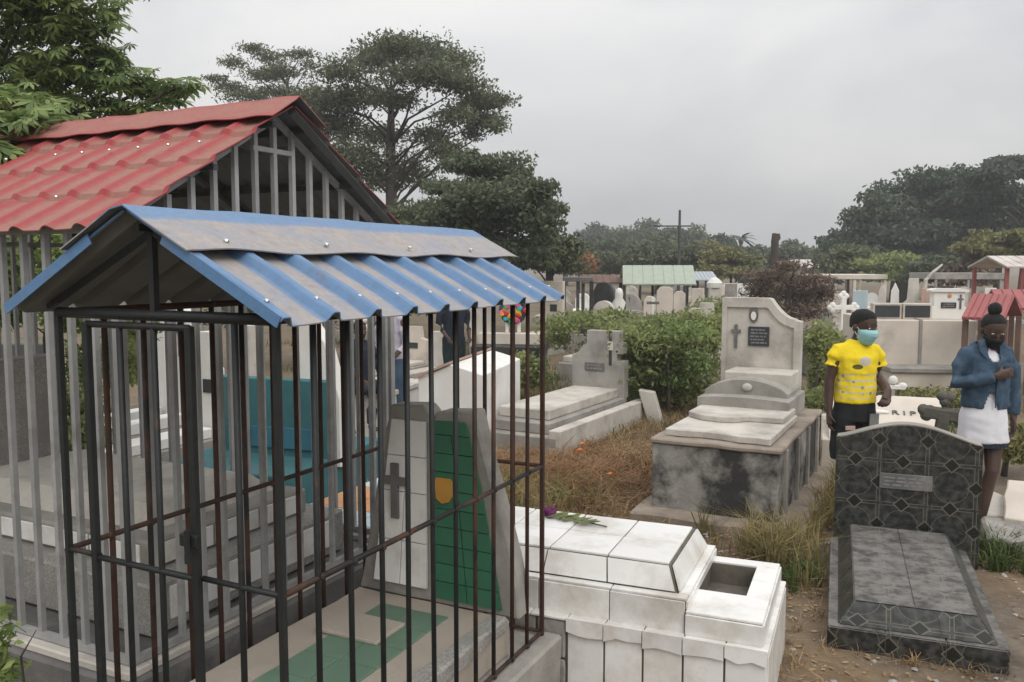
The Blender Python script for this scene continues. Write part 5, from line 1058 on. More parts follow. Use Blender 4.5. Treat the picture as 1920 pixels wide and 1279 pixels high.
tree('big_tree', 'tall dark tree at the right edge overtopping the domed tree', 1930, 43.0, px_clumps([(1850, 335, 44, 26), (1895, 315, 50, 24), (1945, 325, 60, 34), (1880, 375, 50, 30), (1930, 400, 60, 34), (1835, 375, 34, 24), (1990, 370, 70, 50), (1900, 425, 40, 22), (1960, 450, 60, 40)], 43, 2.5), 26000, (0.30, 0.14), M['leaf_far_dark'], trunk_r=0.45, sub=20, spread=0.24)
tree('olive_tree', 'yellowish olive coloured tree below the big trees at the right edge', 1870, 30.0, px_clumps([(1870, 455, 44, 22), (1915, 450, 40, 20), (1830, 470, 34, 18), (1895, 480, 50, 20), (1850, 490, 30, 16), (1960, 460, 50, 30)], 30, 1.5), 9000, (0.2, 0.1), M['leaf_olive'], trunk_r=0.14, sub=18)
for px, py, r, Y, mm, lab in ((1590, 490, 60, 38, 'leaf_far', 'green shrub mass at the foot of the big right tree'), (1680, 502, 60, 36, 'leaf_bush', 'brighter green shrub below the big right tree'), (1760, 505, 50, 34, 'leaf_dense', 'dark shrub between the big tree and the far graves'), (1200, 492, 60, 44, 'leaf_far', 'green shrub behind the green roofed shelter'), (1290, 490, 55, 42, 'leaf_far', 'green shrub behind the bluish roof'), (1370, 492, 50, 40, 'leaf_olive', 'olive shrub above the curved photo headstone'), (1120, 492, 50, 44, 'leaf_far', 'shrub behind the rusty roofed shelter'), (1820, 512, 40, 30, 'leaf_dead', 'brown dry shrub under the olive tree'), (1085, 488, 34, 36, 'leaf_orange', 'orange brown dried shrub behind the dark niche')):
    cl = px_clumps([(px - r * 0.5, py, r * 0.6, r * 0.35), (px + r * 0.5, py + 4, r * 0.6, r * 0.33), (px, py - 8, r * 0.6, r * 0.35), (px, py + 18, r, r * 0.35)], Y, 1.0); tree('shrub', lab, px, Y, cl, 4200 if mm != 'leaf_orange' else 700, (0.24, 0.13), M[mm], trunk_r=0.06, limbs=False, cat='shrub', group='shrubs behind the graves')
tree('dead_vine_heap', 'brown tangle of dead vines over the graves behind the photo headstone', 1480, 17.0, px_clumps([(1440, 520, 30, 14), (1482, 502, 26, 12), (1528, 528, 32, 12), (1425, 550, 26, 24), (1470, 555, 34, 30), (1515, 565, 38, 30), (1545, 552, 20, 20), (1500, 590, 44, 22)], 17, 0.8), 5200, (0.16, 0.028), M['leaf_dead'], trunk_r=0.06, cat='shrub', sub=14, spread=0.5)
# bushes in front of the far rows
for px, Y, lst, n, mm, lab in (
    (1230, 11.0, [(1200, 650, 50, 34), (1260, 640, 50, 34), (1310, 640, 44, 34), (1230, 690, 60, 40), (1290, 690, 50, 40), (1190, 700, 44, 36), (1235, 740, 60, 30), (1300, 735, 34, 26), (1335, 620, 26, 30), (1245, 612, 22, 18), (1290, 604, 16, 20)], 15000, 'leaf_bush', 'large leafy green bush left of the curved photo headstone'),
    (1255, 10.5, [(1215, 640, 30, 20), (1290, 625, 34, 20), (1250, 665, 34, 24), (1210, 700, 26, 22), (1310, 690, 24, 26), (1270, 715, 26, 18)], 2200, 'leaf_near', 'paler yellow green sprigs growing through the large green bush'),
    (1120, 11.8, [(1060, 612, 36, 20), (1100, 606, 40, 18), (1150, 625, 40, 26), (1130, 655, 36, 24), (1165, 670, 34, 34), (1040, 640, 26, 24), (1150, 595, 26, 14)], 4600, 'leaf_bush', 'green creeper bush spreading above the notched cross headstone'),
    (985, 10.6, [(985, 690, 28, 26), (965, 715, 26, 22), (1000, 715, 24, 20)], 3200, 'leaf_bush', 'small green bush beside the right rear cage bars'),
    (1535, 9.6, [(1535, 660, 20, 34), (1545, 720, 22, 40), (1530, 780, 26, 34), (1548, 640, 20, 20)], 6000, 'leaf_bush', 'tall green weeds between the grey slab and the boy'),
    (1660, 15.0, [(1500, 650, 30, 16), (1545, 640, 40, 16)], 1500, 'leaf_dense', 'dark green shrub in front of the white slab tomb'),
    (1400, 17.5, [(1400, 600, 50, 24), (1350, 585, 40, 20), (1260, 605, 50, 16), (1330, 610, 40, 20)], 6000, 'leaf_bush', 'low green shrub among the far graves in the middle'),
    (80, 6.4, [(20, 500, 40, 40), (70, 470, 50, 40), (120, 520, 46, 44), (60, 560, 50, 44), (140, 600, 36, 40), (150, 700, 26, 50), (20, 590, 40, 40)], 5200, 'leaf_near', 'bright yellow green shrub behind the bars at far left'),
    (150, 7.4, [(150, 780, 30, 60), (160, 850, 40, 50), (230, 690, 30, 60), (260, 620, 30, 50)], 3600, 'leaf_bush', 'green shrub inside the gap between the wall and shelter'),
    (700, 16.0, [(620, 560, 60, 30), (700, 570, 60, 30), (780, 575, 60, 30), (560, 590, 50, 30), (460, 590, 60, 40), (840, 560, 50, 24)], 9000, 'leaf_dense', 'long dark hedge of shrubs far behind the cage'),
    (1730, 11.0, [(1690, 742, 40, 14), (1745, 748, 40, 14), (1790, 755, 30, 18), (1650, 750, 30, 14)], 3000, 'leaf_olive', 'low olive weeds along the foot of the beige wall tomb'),
    (2, 2.45, [(-5, 1225, 26, 50), (8, 1265, 24, 34), (-10, 1160, 20, 24)], 260, 'leaf_near', 'small green plant at the bottom left corner by the shelter plinth'),
    (1900, 7.6, [(1900, 850, 26, 26), (1925, 830, 30, 30)], 1300, 'leaf_olive', 'olive weeds at the right edge beside the girl'),
): tree('bush', lab, px, Y, px_clumps(lst, Y, 0.45 if Y > 3 else 0.05), int(n * (1.1 if Y < 13 else 1)), (0.035, 0.02) if Y < 3 else (0.068 if Y < 13 else 0.11, 0.036 if Y < 13 else 0.06), M[mm], trunk_r=0.025 if Y > 3 else 0.004, cat='bush', group='bushes between the graves', sub=24, spread=0.52)

def in_boxes(P, boxes):
    k = np.zeros(len(P), bool)
    for (ox, oy), az, x0, x1, y0, y1 in boxes:
        a = math.radians(az); dx, dy = P[:, 0] - ox, P[:, 1] - oy; lx = dx * math.cos(a) - dy * math.sin(a); ly = dx * math.sin(a) + dy * math.cos(a); k |= (lx > x0) & (lx < x1) & (ly > y0) & (ly < y1)
    return k
SOLID = [(CAGE_O, AZ, -0.09, 0.94, -0.1, 1.7), (SH_O, AZ, -2.5, 0.08, -0.1, 1.72), ((1.037, 3.313), 22.6, -1.75, 0.02, -0.03, 0.84), ((1.574, 4.091), 21, -0.02, 0.9, -0.02, 1.62), ((1.016, 6.451), 28, -0.02, 1.22, -0.25, 2.1), (tuple(G(1118, 800, 0))[:2], 30, -0.64, 0.42, -1.8, 0.65)]
def grass(name, label, patches, hmin, hmax, w, m, curl=0.5):
    """patches: (x, y, radius x, radius y, blades)"""
    B = []
    for x, y, rx, ry, n in patches:
        p = rng.normal(size=(n, 2)) * 0.45; nb = max(3, n // 22); cen = rng.normal(size=(nb, 2)) * 0.5; p = cen[rng.integers(0, nb, n)] + p * 0.14; B.append(np.c_[x + p[:, 0] * rx, y + p[:, 1] * ry])
    B = np.vstack(B); B = B[~in_boxes(B, SOLID)]; n = len(B); P = np.c_[B, np.full(n, -0.02)]
    th = rng.uniform(0, 2 * np.pi, n); s = np.c_[np.cos(th), np.sin(th), np.zeros(n)] * (w * rng.uniform(0.6, 1.4, n))[:, None]; le = rng.normal(size=(n, 2)) * curl; h = rng.uniform(hmin, hmax, n) ** 1.0
    up = np.c_[le * 0.35, np.ones(n)] * (h * 0.6)[:, None]; tip = np.c_[le, np.ones(n) * 0.85] * h[:, None]
    V = np.stack([P - s, P + s, P + up + s * 0.7, P + up - s * 0.7, P + up - s * 0.7, P + up + s * 0.7, P + tip + s * 0.1, P + tip - s * 0.1], 1).reshape(-1, 3)
    tag(link_mesh(name, quads(name, V, n * 2), m), label, 'grass', kind='stuff')
def patch(px, py, rx, ry, n): p = G(px, py, 0); return (p.x, p.y, rx, ry, n)
grass('dry_grass', 'dry brown grass between the white tomb and the stepped tomb', [patch(1100, 900, 1.1, 1.1, 5200), (0.5, 5.4, 0.8, 0.8, 2600), patch(1150, 850, 1.0, 1.0, 3600), patch(1000, 880, 0.9, 1.0, 3000), patch(1200, 800, 0.8, 0.6, 1600), patch(1190, 935, 0.5, 0.5, 2000), patch(1280, 770, 1.2, 0.8, 1500), patch(1560, 860, 0.35, 1.0, 1500), (0.2, 7.4, 1.0, 1.0, 4500), (-0.6, 7.4, 1.5, 1.5, 3000), (2.3, 7.6, 0.5, 1.0, 1200)], 0.03, 0.20, 0.0042, M['grass_dry'], 1.1)
grass('rusty_weeds', 'rusty brown dead weeds standing in the dry grass', [patch(1080, 880, 1.0, 1.0, 900), patch(1170, 900, 0.7, 0.7, 600), patch(1130, 930, 0.8, 0.4, 500), patch(1000, 900, 0.7, 0.6, 500), patch(1530, 930, 0.2, 0.5, 200), (0.4, 7.6, 0.8, 0.8, 500)], 0.05, 0.26, 0.007, M['leaf_orange'], 0.9)
grass('tall_grass', 'tall half dry grass between the white, grey and black tombs', [patch(1450, 980, 0.45, 0.6, 2600), patch(1500, 940, 0.4, 0.6, 2200), patch(1540, 900, 0.25, 0.7, 1600), patch(1400, 985, 0.35, 0.4, 1500), patch(1450, 1060, 0.28, 0.35, 900), patch(970, 830, 0.3, 0.4, 1800), patch(940, 760, 0.5, 0.5, 1500), (-0.1, 6.6, 0.5, 0.6, 1800)], 0.10, 0.36, 0.0045, M['grass_mixed'], 0.45)
grass('green_weeds', 'green weeds along the path and around the far graves', [patch(1485, 1090, 0.18, 0.3, 250), patch(1880, 1060, 0.18, 0.35, 500), patch(1860, 1030, 0.15, 0.2, 260), patch(1045, 945, 0.2, 0.2, 300), patch(1080, 930, 0.3, 0.2, 260), patch(1700, 790, 1.0, 0.8, 1400), patch(1540, 800, 0.3, 0.8, 900), (-2.6, 2.6, 0.3, 0.3, 700)] + [(rnd.uniform(-6, 12), rnd.uniform(9, 22), 1.6, 1.4, 600) for _ in range(26)], 0.05, 0.22, 0.006, M['grass_green'], 0.6)
grass('dry_tufts', 'thin scattered dry tufts on the dirt path', [patch(1520, 1180, 0.2, 0.3, 60), patch(1500, 1240, 0.2, 0.2, 40), patch(1540, 1010, 0.15, 0.3, 120), patch(1880, 1180, 0.2, 0.3, 90), patch(1700, 1250, 0.5, 0.12, 90)] + [(1.574 + 0.358 * 0 + 0.80 * f * 0.934 - 0.02, 4.091 - 0.80 * f * 0.358 - 0.03, 0.07, 0.05, 22) for f in (0.05, 0.2, 0.33, 0.5, 0.64, 0.8, 0.97)] + [(1.037 + 0.03 + 0.384 * q, 3.313 + 0.923 * q, 0.06, 0.09, 26) for q in (0.1, 0.25, 0.4, 0.55, 0.7, 0.85)] + [(1.574 - 0.03 + 0.358 * q, 4.091 + 0.934 * q, 0.06, 0.1, 30) for q in (0.1, 0.4, 0.7, 1.0, 1.3)] + [ patch(1760, 900, 0.6, 0.6, 200), (4.2, 6.0, 0.8, 0.8, 400), (3.6, 5.0, 0.4, 0.8, 300)], 0.03, 0.11, 0.003, M['grass_dry'], 1.1)
def marigolds():
    for px, py, lab in ((1090, 838, 'orange marigold flower nearest the stepped tomb kerb'), (1085, 850, 'orange marigold flower left of the pair in the dry grass'), (1142, 896, 'yellow orange marigold in the dry grass before the grey tomb')):
        p = G(px, py, 0.1); f = thing('marigold', lab, 'flower', (p.x, p.y, 0), 0, 'marigolds in the dry grass'); b = MB(); b.tube([(0, 0, 0), (0.01, 0, 0.12)], 0.004, 5); b.build('stem', M['grass_green'], f)
        b = MB(); b.ball((0.01, 0, 0.135), (0.022, 0.022, 0.014), 2); b.rough(0.008, 40); b.build('bloom', M['p_orange'], f)
marigolds()
def litter():
    """dead leaves and grit on the bare path"""
    n = 9000; x = rng.uniform(-0.9, 3.6, n); y = rng.uniform(2.9, 8.6, n); P = np.c_[x, y, np.full(n, 0.012)]; P = P[~in_boxes(P, SOLID)]; n = len(P)
    th = rng.uniform(0, 6.28, n); a = np.c_[np.cos(th), np.sin(th), rng.normal(size=n) * 0.15]; s = np.c_[-np.sin(th), np.cos(th), rng.normal(size=n) * 0.2]; l = (rng.uniform(0.07, 0.15, n) ** 2)[:, None]
    V = np.stack([P - a * l, P + s * l * 0.45, P + a * l, P - s * l * 0.45], 1).reshape(-1, 3); tag(link_mesh('leaf_litter', quads('leaf_litter', V, n), M['grass_dry']), 'small dead leaves scattered on the bare path', 'leaf litter', kind='stuff')
    n = 1500; P = np.c_[rng.uniform(-0.5, 3.6, n), rng.uniform(3.0, 8.2, n), np.zeros(n)]; P = P[~in_boxes(P, SOLID)]; n = len(P)
    O8 = np.array([(1, 0, 0), (-1, 0, 0), (0, 1, 0), (0, -1, 0), (0, 0, 1), (0, 0, -1), (.7, .7, .5), (-.7, .6, .5), (-.6, -.7, .5), (.7, -.6, .5)]); F8 = [(0, 6, 9), (6, 4, 9), (6, 2, 7), (6, 7, 4), (7, 1, 8), (7, 8, 4), (8, 3, 9), (8, 9, 4), (0, 2, 6), (2, 1, 7), (1, 3, 8), (3, 0, 9), (0, 5, 2), (2, 5, 1), (1, 5, 3), (3, 5, 0)]
    R = (rng.uniform(0.05, 0.14, n) ** 2)[:, None, None]; Vs = (P[:, None, :] + O8[None] * R * rng.uniform(0.7, 1.3, (n, 10, 3)) * np.array([1.2, 1, 0.7])).reshape(-1, 3); Fs = [tuple(10 * i + k for k in f) for i in range(n) for f in F8]
    me = bpy.data.meshes.new('gravel'); me.from_pydata(Vs.tolist(), [], Fs); me.update()
    tag(link_mesh('gravel', me, M['concrete']), 'grit and small stones on the bare path', 'gravel', kind='stuff')
litter()
#@@PART5
# ------------------------------------------------------------------ people
def fuse(name, b, m, parent, voxel=0.008, smooth=6, folds=0.0):
    """melt overlapping closed shapes into one continuous surface"""
    me0 = b.mesh(name + '_raw'); o = bpy.data.objects.new(name, me0); COL.objects.link(o)
    r = o.modifiers.new('r', 'REMESH'); r.mode = 'VOXEL'; r.voxel_size = voxel; s = o.modifiers.new('s', 'SMOOTH'); s.factor = 0.5; s.iterations = smooth
    bpy.context.view_layer.update(); me = bpy.data.meshes.new_from_object(o.evaluated_get(bpy.context.evaluated_depsgraph_get())); bpy.data.objects.remove(o); me.materials.clear()
    if folds:                                   # creases: noise stretched along the hang of the cloth
        k = len(me.vertices); co = np.empty(k * 3, np.float32); nr = np.empty(k * 3, np.float32); me.vertices.foreach_get('co', co); me.vertex_normals.foreach_get('vector', nr); co = co.reshape(-1, 3); nr = nr.reshape(-1, 3)
        f = np.array([noise.noise(Vector((c[0] * 22, c[1] * 22, c[2] * 9))) + 0.7 * noise.noise(Vector((c[0] * 9 + c[2] * 16, c[1] * 9, c[2] * 14 + 5))) for c in co.tolist()], np.float32)
        me.vertices.foreach_set('co', (co + nr * (folds * f)[:, None]).ravel()); me.update()
    me.shade_smooth()
    return link_mesh(name, me, m, parent)
def V3(*a): return Vector(a)
def hand(b, wrist, d, side, palm_n, curl=0.5, s=1.0):
    """palm, four unequal curled fingers and a thumb leaving the side of the palm"""
    d, side, n = d.normalized(), side.normalized(), palm_n.normalized(); L = 0.085 * s
    b.tube([wrist - d * 0.02, wrist + d * L * 0.35, wrist + d * L * 0.9, wrist + d * L * 1.02], [(0.024 * s, 0.018 * s), (0.036 * s, 0.016 * s), (0.038 * s, 0.014 * s), (0.03 * s, 0.01 * s)], 12, up=tuple(n))
    for k, (off, ln) in enumerate(((-0.028, 0.062), (-0.0095, 0.072), (0.0095, 0.067), (0.027, 0.052))):
        p0 = wrist + d * (L * 0.9) + side * off * s; p1 = p0 + (d + n * curl * 0.5).normalized() * ln * 0.5 * s; p2 = p1 + (d * (1 - curl * 0.7) + n * curl * 1.5).normalized() * ln * 0.35 * s; p3 = p2 + (d * (0.5 - curl) + n * curl * 2).normalized() * ln * 0.28 * s
        b.tube([p0 - d * 0.015, p0, p1, p2, p3], [0.0085 * s] * 3 + [0.0078 * s, 0.006 * s], 7)
    p0 = wrist + d * L * 0.22 - side * 0.028 * s; p1 = p0 + (d * 0.7 - side * 0.8 + n * 0.3).normalized() * 0.035 * s; p2 = p1 + (d * 0.9 - side * 0.1 + n * 0.5).normalized() * 0.032 * s
    b.tube([p0 + side * 0.015, p0, p1, p2], [0.011 * s, 0.0105 * s, 0.0095 * s, 0.007 * s], 7)
def head(b, c, turn=0.0, nod=0.0, s=1.0):
    """skull, jaw, nose, ears; c = centre of the head; returns the matrix that places face pieces"""
    R = Matrix.Translation(c) @ Matrix.Rotation(turn, 4, 'Z') @ Matrix.Rotation(nod, 4, 'X') @ Matrix.Scale(s, 4)
    n0 = len(b.bm.verts)
    b.rings([(0, -0.035, -0.112, 0.022, 0.022), (0, -0.030, -0.10, 0.038, 0.045), (0, -0.018, -0.075, 0.052, 0.068), (0, -0.008, -0.04, 0.063, 0.082), (0, 0.0, 0.0, 0.071, 0.092), (0, 0.004, 0.04, 0.074, 0.096), (0, 0.006, 0.075, 0.066, 0.086), (0, 0.008, 0.098, 0.048, 0.062), (0, 0.008, 0.112, 0.018, 0.022)], 18)
    b.tube([(0, -0.082, 0.005), (0, -0.096, -0.018), (0, -0.106, -0.036), (0, -0.094, -0.046)], [0.008, 0.011, 0.016, 0.012], 8)
    for x in (-1, 1):
        b.ball((x * 0.076, 0.012, -0.012), (0.010, 0.020, 0.030), 2); b.ball((x * 0.030, -0.078, 0.016), (0.020, 0.012, 0.007), 1); b.ball((x * 0.040, -0.062, -0.032), (0.020, 0.018, 0.015), 1)
    b.ball((0, -0.083, -0.066), (0.026, 0.012, 0.007), 1); b.ball((0, -0.082, -0.078), (0.022, 0.012, 0.007), 1)
    b.bm.verts.ensure_lookup_table()
    for v in b.bm.verts[n0:]: v.co = R @ v.co
    return R
def face_bits(R, parent):
    for x in (-1, 1):
        b = MB(); b.ball((x * 0.030, -0.083, 0.002), (0.0125, 0.006, 0.006), 2); e = b.build('eye', M['eye'], parent, True); e.matrix_local = R
        b = MB(); b.ball((x * 0.030, -0.0885, 0.002), (0.0052, 0.0028, 0.0052), 2); e = b.build('iris', M['mask_black'], parent, True); e.matrix_local = R
def limb(b, pts, rad, n=12): b.tube(pts, rad, n)
def torso(b, z0, hips, waist, chest, sh, zsh, ex=0.0, dx=0.0):
    b.rings([(dx, 0, z0, hips[0] + ex, hips[1] + ex), (dx, 0, z0 + 0.10, hips[0] * 0.98 + ex, hips[1] + ex), (dx, -0.005, z0 + 0.22, waist[0] + ex, waist[1] + ex), (dx, -0.01, zsh - 0.20, chest[0] + ex, chest[1] + ex), (dx, -0.005, zsh - 0.09, chest[0] + ex, chest[1] + ex), (dx, 0, zsh - 0.03, sh * 0.90 + ex, 0.07 + ex), (dx, 0.004, zsh + 0.012, sh * 0.55 + ex, 0.055 + ex), (dx, 0.006, zsh + 0.035, 0.055 + ex * 0.5, 0.05 + ex)], 20)

def boy():
    x, y = at(1611, 6.05); t = thing('person', 'person in yellow printed t-shirt and black shorts wearing a pale blue face mask', 'person', (x, y, 0), 0); t.rotation_euler.z = 0.06; zs = 1.345
    b = MB(); torso(b, 0.80, (0.125, 0.09), (0.108, 0.078), (0.125, 0.088), 0.150, zs); hc = V3(0.03, -0.035, 1.478)
    limb(b, [(0.0, 0.01, zs - 0.02), (0.01, -0.005, zs + 0.05), (0.022, -0.02, 1.43)], [0.050, 0.045, 0.047]); R = head(b, hc, 0.38, 0.16, 1.0)
    for s in (-1, 1):
        limb(b, [(s * 0.07, 0, 0.86), (s * 0.08, -0.01, 0.65), (s * 0.08, -0.02 + 0.03 * s, 0.44), (s * 0.082, 0.01 + 0.05 * s, 0.25), (s * 0.085, 0.02 + 0.06 * s, 0.07)], [0.078, 0.065, 0.047, 0.045, 0.032])
        limb(b, [(s * 0.085, 0.03 + 0.06 * s, 0.045), (s * 0.09, -0.04 + 0.06 * s, 0.035), (s * 0.095, -0.13 + 0.06 * s, 0.022)], [(0.032, 0.035), (0.038, 0.028), (0.03, 0.016)])
    # left of picture: arm hangs; right of picture: elbow bent, hand at the waist
    limb(b, [(-0.132, 0, zs - 0.04), (-0.165, 0.0, 1.20), (-0.187, 0.01, 1.10), (-0.194, 0.0, 0.97), (-0.198, -0.02, 0.86)], [0.044, 0.041, 0.037, 0.034, 0.024]); hand(b, V3(-0.198, -0.02, 0.855), V3(0.0, -0.15, -1), V3(0, 1, 0), V3(1, 0, 0), 0.45)
    limb(b, [(0.132, 0, zs - 0.04), (0.165, 0.0, 1.20), (0.183, 0.02, 1.09), (0.178, -0.09, 1.045), (0.155, -0.17, 1.03)], [0.044, 0.041, 0.037, 0.034, 0.024]); hand(b, V3(0.155, -0.17, 1.03), V3(-0.35, -0.5, -0.5), V3(0.6, -0.3, -0.3), V3(-0.4, 0.6, -0.6), 0.9)
    body = fuse('body', b, M['skin'], t, 0.0065, 5)
    face_bits(R, body)
    b = MB(); torso(b, 0.93, (0.138, 0.11), (0.130, 0.10), (0.135, 0.10), 0.152, zs, 0.010)
    b.rings([(0, 0, 0.935, 0.150, 0.120), (0, 0, 1.0, 0.146, 0.115), (0, 0, 1.1, 0.140, 0.11), (0, 0, 1.2, 0.140, 0.108)], 20)
    for s in (-1, 1): limb(b, [(s * 0.08, 0, zs - 0.035), (s * 0.130, 0, zs - 0.043), (s * 0.165, 0, 1.25), (s * 0.181, 0, 1.19)], [0.048, 0.054, 0.055, 0.056])
    b.rough(0.006, 11); fuse('t_shirt', b, M['shirt'], t, 0.008, 4, 0.006)
    b = MB(); b.rings([(0, 0, 0.80, 0.15, 0.115), (0, 0, 0.88, 0.148, 0.113), (0, 0, 0.93, 0.145, 0.11)], 18)
    for s in (-1, 1): b.rings([(s * 0.088, 0.02 * s, 0.52, 0.088, 0.092), (s * 0.086, 0.015 * s, 0.65, 0.088, 0.095), (s * 0.08, 0.0, 0.80, 0.085, 0.10), (s * 0.07, 0, 0.88, 0.075, 0.10)], 16)
    b.rough(0.006, 10); sh = fuse('shorts', b, M['black_cloth'], t, 0.009, 4, 0.006)
    b = MB(); b.prism([(0.05, 0.56), (0.12, 0.56), (0.125, 0.86), (0.06, 0.86)], -0.118, -0.108); b.build('side_panel', M['grey_cloth'], sh)
    b = MB(); b.box(-0.115, -0.045, -0.1185, -0.108, 0.745, 0.775, bev=0.002); b.build('printed_badge', M['pink'], sh)
    # mask over nose, mouth and chin with ear loops
    b = MB(); b.rings([(0, -0.040, -0.122, 0.030, 0.045), (0, -0.036, -0.105, 0.046, 0.058), (0, -0.022, -0.075, 0.061, 0.082), (0, -0.016, -0.045, 0.069, 0.111), (0, -0.014, -0.022, 0.0685, 0.100), (0, -0.014, -0.008, 0.060, 0.085)], 22)
    b.bm.verts.ensure_lookup_table(); bmesh.ops.delete(b.bm, geom=[v for v in b.bm.verts if v.co.y > 0.012], context='VERTS'); mk = b.build('face_mask', M['mask_blue'], t, True); mk.matrix_local = R; mk.modifiers.new('t', 'SOLIDIFY').thickness = 0.003
    for z in (-0.072, -0.050, -0.030): b = MB(); b.tube([(0.062 * math.sin(a), -0.016 - (0.112 - 0.4 * abs(z + 0.045)) * math.cos(a), z) for a in [-1.0 + 0.25 * i for i in range(9)]], 0.0016, 5); q = b.build('pleat', M['mask_blue'], mk)
    for s in (-1, 1): b = MB(); b.tube([(s * 0.066, -0.03, -0.02), (s * 0.078, 0.01, 0.012), (s * 0.082, 0.028, -0.01), (s * 0.066, -0.025, -0.07)], 0.002, 5); b.build('ear_loop', M['white'], mk)
    b = MB(); b.rings([(0, 0.028, -0.02, 0.070, 0.078), (0, 0.022, 0.015, 0.078, 0.088), (0, 0.016, 0.045, 0.080, 0.096), (0, 0.012, 0.080, 0.073, 0.092), (0, 0.010, 0.106, 0.052, 0.066), (0, 0.009, 0.121, 0.018, 0.022)], 20); b.rough(0.003, 40); h = b.build('hair', M['hair'], t, True); h.matrix_local = R
boy()
def girl():
    x, y = at(1857, 6.1); t = thing('person', 'person in blue denim jacket and white skirt with hand on chest and hair bun', 'person', (x, y, 0), 0); t.rotation_euler.z = -0.05; zs = 1.335
    b = MB(); torso(b, 0.76, (0.14, 0.10), (0.112, 0.08), (0.13, 0.095), 0.16, zs); hc = V3(0.015, -0.05, 1.45)
    limb(b, [(0, 0.01, zs - 0.02), (0.004, -0.01, zs + 0.05), (0.01, -0.035, 1.41)], [0.047, 0.043, 0.045]); R = head(b, hc, -0.10, 0.34, 0.98)
    for s in (-1, 1):
        limb(b, [(s * 0.07, 0, 0.82), (s * 0.07, -0.01, 0.62), (s * 0.06 - 0.015, -0.02 - 0.05 * s, 0.43), (s * 0.05 - 0.03, 0.02 - 0.06 * s, 0.25), (s * 0.045 - 0.045, 0.03 - 0.07 * s, 0.07)], [0.082, 0.068, 0.048, 0.047, 0.031])
        limb(b, [(s * 0.045 - 0.045, 0.04 - 0.07 * s, 0.045), (s * 0.05 - 0.045, -0.04 - 0.07 * s, 0.035), (s * 0.055 - 0.045, -0.12 - 0.07 * s, 0.022)], [(0.03, 0.033), (0.036, 0.026), (0.028, 0.015)])
    limb(b, [(-0.13, 0, zs - 0.04), (-0.185, -0.01, 1.18), (-0.225, -0.03, 1.065), (-0.12, -0.12, 1.10), (0.0, -0.165, 1.135)], [0.042, 0.040, 0.037, 0.034, 0.024])
    hand(b, V3(0.0, -0.168, 1.135), V3(1, -0.02, 0.25), V3(0.25, 0, -1), V3(0, 1, 0), 0.75)
    limb(b, [(0.13, 0, zs - 0.04), (0.182, 0.0, 1.18), (0.20, 0.01, 1.06), (0.205, 0.0, 0.92), (0.20, -0.02, 0.80)], [0.042, 0.040, 0.037, 0.034, 0.024]); hand(b, V3(0.20, -0.02, 0.80), V3(0, -0.12, -1), V3(0, 1, 0), V3(-1, 0, 0), 0.45)
    body = fuse('body', b, M['skin'], t, 0.0065, 5); face_bits(R, body)
    # white top and skirt
    b = MB(); torso(b, 0.90, (0.13, 0.10), (0.122, 0.095), (0.130, 0.105), 0.10, zs - 0.01, 0.006); fuse('white_top', b, M['white_cloth'], t, 0.009, 4)
    b = MB(); b.rings([(0, 0, 0.632, 0.178, 0.145), (0, 0, 0.72, 0.172, 0.138), (0, 0, 0.82, 0.163, 0.128), (0, 0, 0.92, 0.142, 0.112), (0, 0, 0.97, 0.13, 0.105)], 28); b.rough(0.007, 9); sk = fuse('skirt', b, M['white_cloth'], t, 0.009, 3, 0.004)
    b = MB(); b.rings([(0, 0, 0.605, 0.172, 0.14), (0, 0, 0.66, 0.170, 0.138)], 28); b.build('dark_hem', M['navy'], sk)
    # open denim jacket: shell cut away down the front
    b = MB(); torso(b, 0.885, (0.150, 0.118), (0.150, 0.115), (0.150, 0.118), 0.160, zs + 0.005, 0.012)
    limb(b, [(-0.09, 0, zs - 0.04), (-0.140, 0, zs - 0.05), (-0.192, -0.01, 1.18), (-0.228, -0.03, 1.06), (-0.12, -0.125, 1.095), (-0.02, -0.165, 1.125)], [0.045, 0.054, 0.055, 0.053, 0.048, 0.040])
    limb(b, [(0.09, 0, zs - 0.04), (0.140, 0, zs - 0.05), (0.188, 0.0, 1.18), (0.204, 0.01, 1.06), (0.208, 0.0, 0.94), (0.203, -0.015, 0.83)], [0.045, 0.054, 0.054, 0.050, 0.047, 0.043])
    b.rough(0.008, 9); j = fuse('denim_jacket', b, M['denim'], t, 0.009, 3, 0.007)
    bm = bmesh.new(); bm.from_mesh(j.data); kill = [v for v in bm.verts if v.co.y < -0.02 and ((v.co.z > 1.23 and abs(v.co.x) < 0.018 + (v.co.z - 1.23) * 0.55) or (v.co.z < 1.0 and abs(v.co.x + 0.01) < 0.012 + (1.0 - v.co.z) * 0.32 and v.co.y < -0.04)) or (v.co.z > zs + 0.022 and abs(v.co.x) < 0.07)]
    bmesh.ops.delete(bm, geom=kill, context='VERTS'); bm.to_mesh(j.data); bm.free(); j.modifiers.new('cloth', 'SOLIDIFY').thickness = 0.006
    for s in (-1, 1):
        b = MB(); b.hull([(s * 0.035, -0.118, 1.21), (s * 0.10, -0.10, 1.30), (s * 0.075, -0.045, 1.375), (s * 0.05, -0.06, 1.37)], [(s * 0.035, -0.130, 1.215), (s * 0.105, -0.112, 1.305), (s * 0.08, -0.05, 1.388), (s * 0.052, -0.07, 1.385)]); b.build('collar', M['denim'], j)
        b = MB(); b.box(s * 0.085 - 0.035, s * 0.085 + 0.035, -0.142, -0.118, 1.13, 1.215, bev=0.004); b.build('pocket', M['denim'], j) if s > 0 else b.bm.free()
    b = MB(); b.tube([(0.012, -0.137, 0.90), (0.013, -0.142, 1.05), (0.013, -0.138, 1.22)], 0.006, 6); b.build('button_band', M['denim'], j)
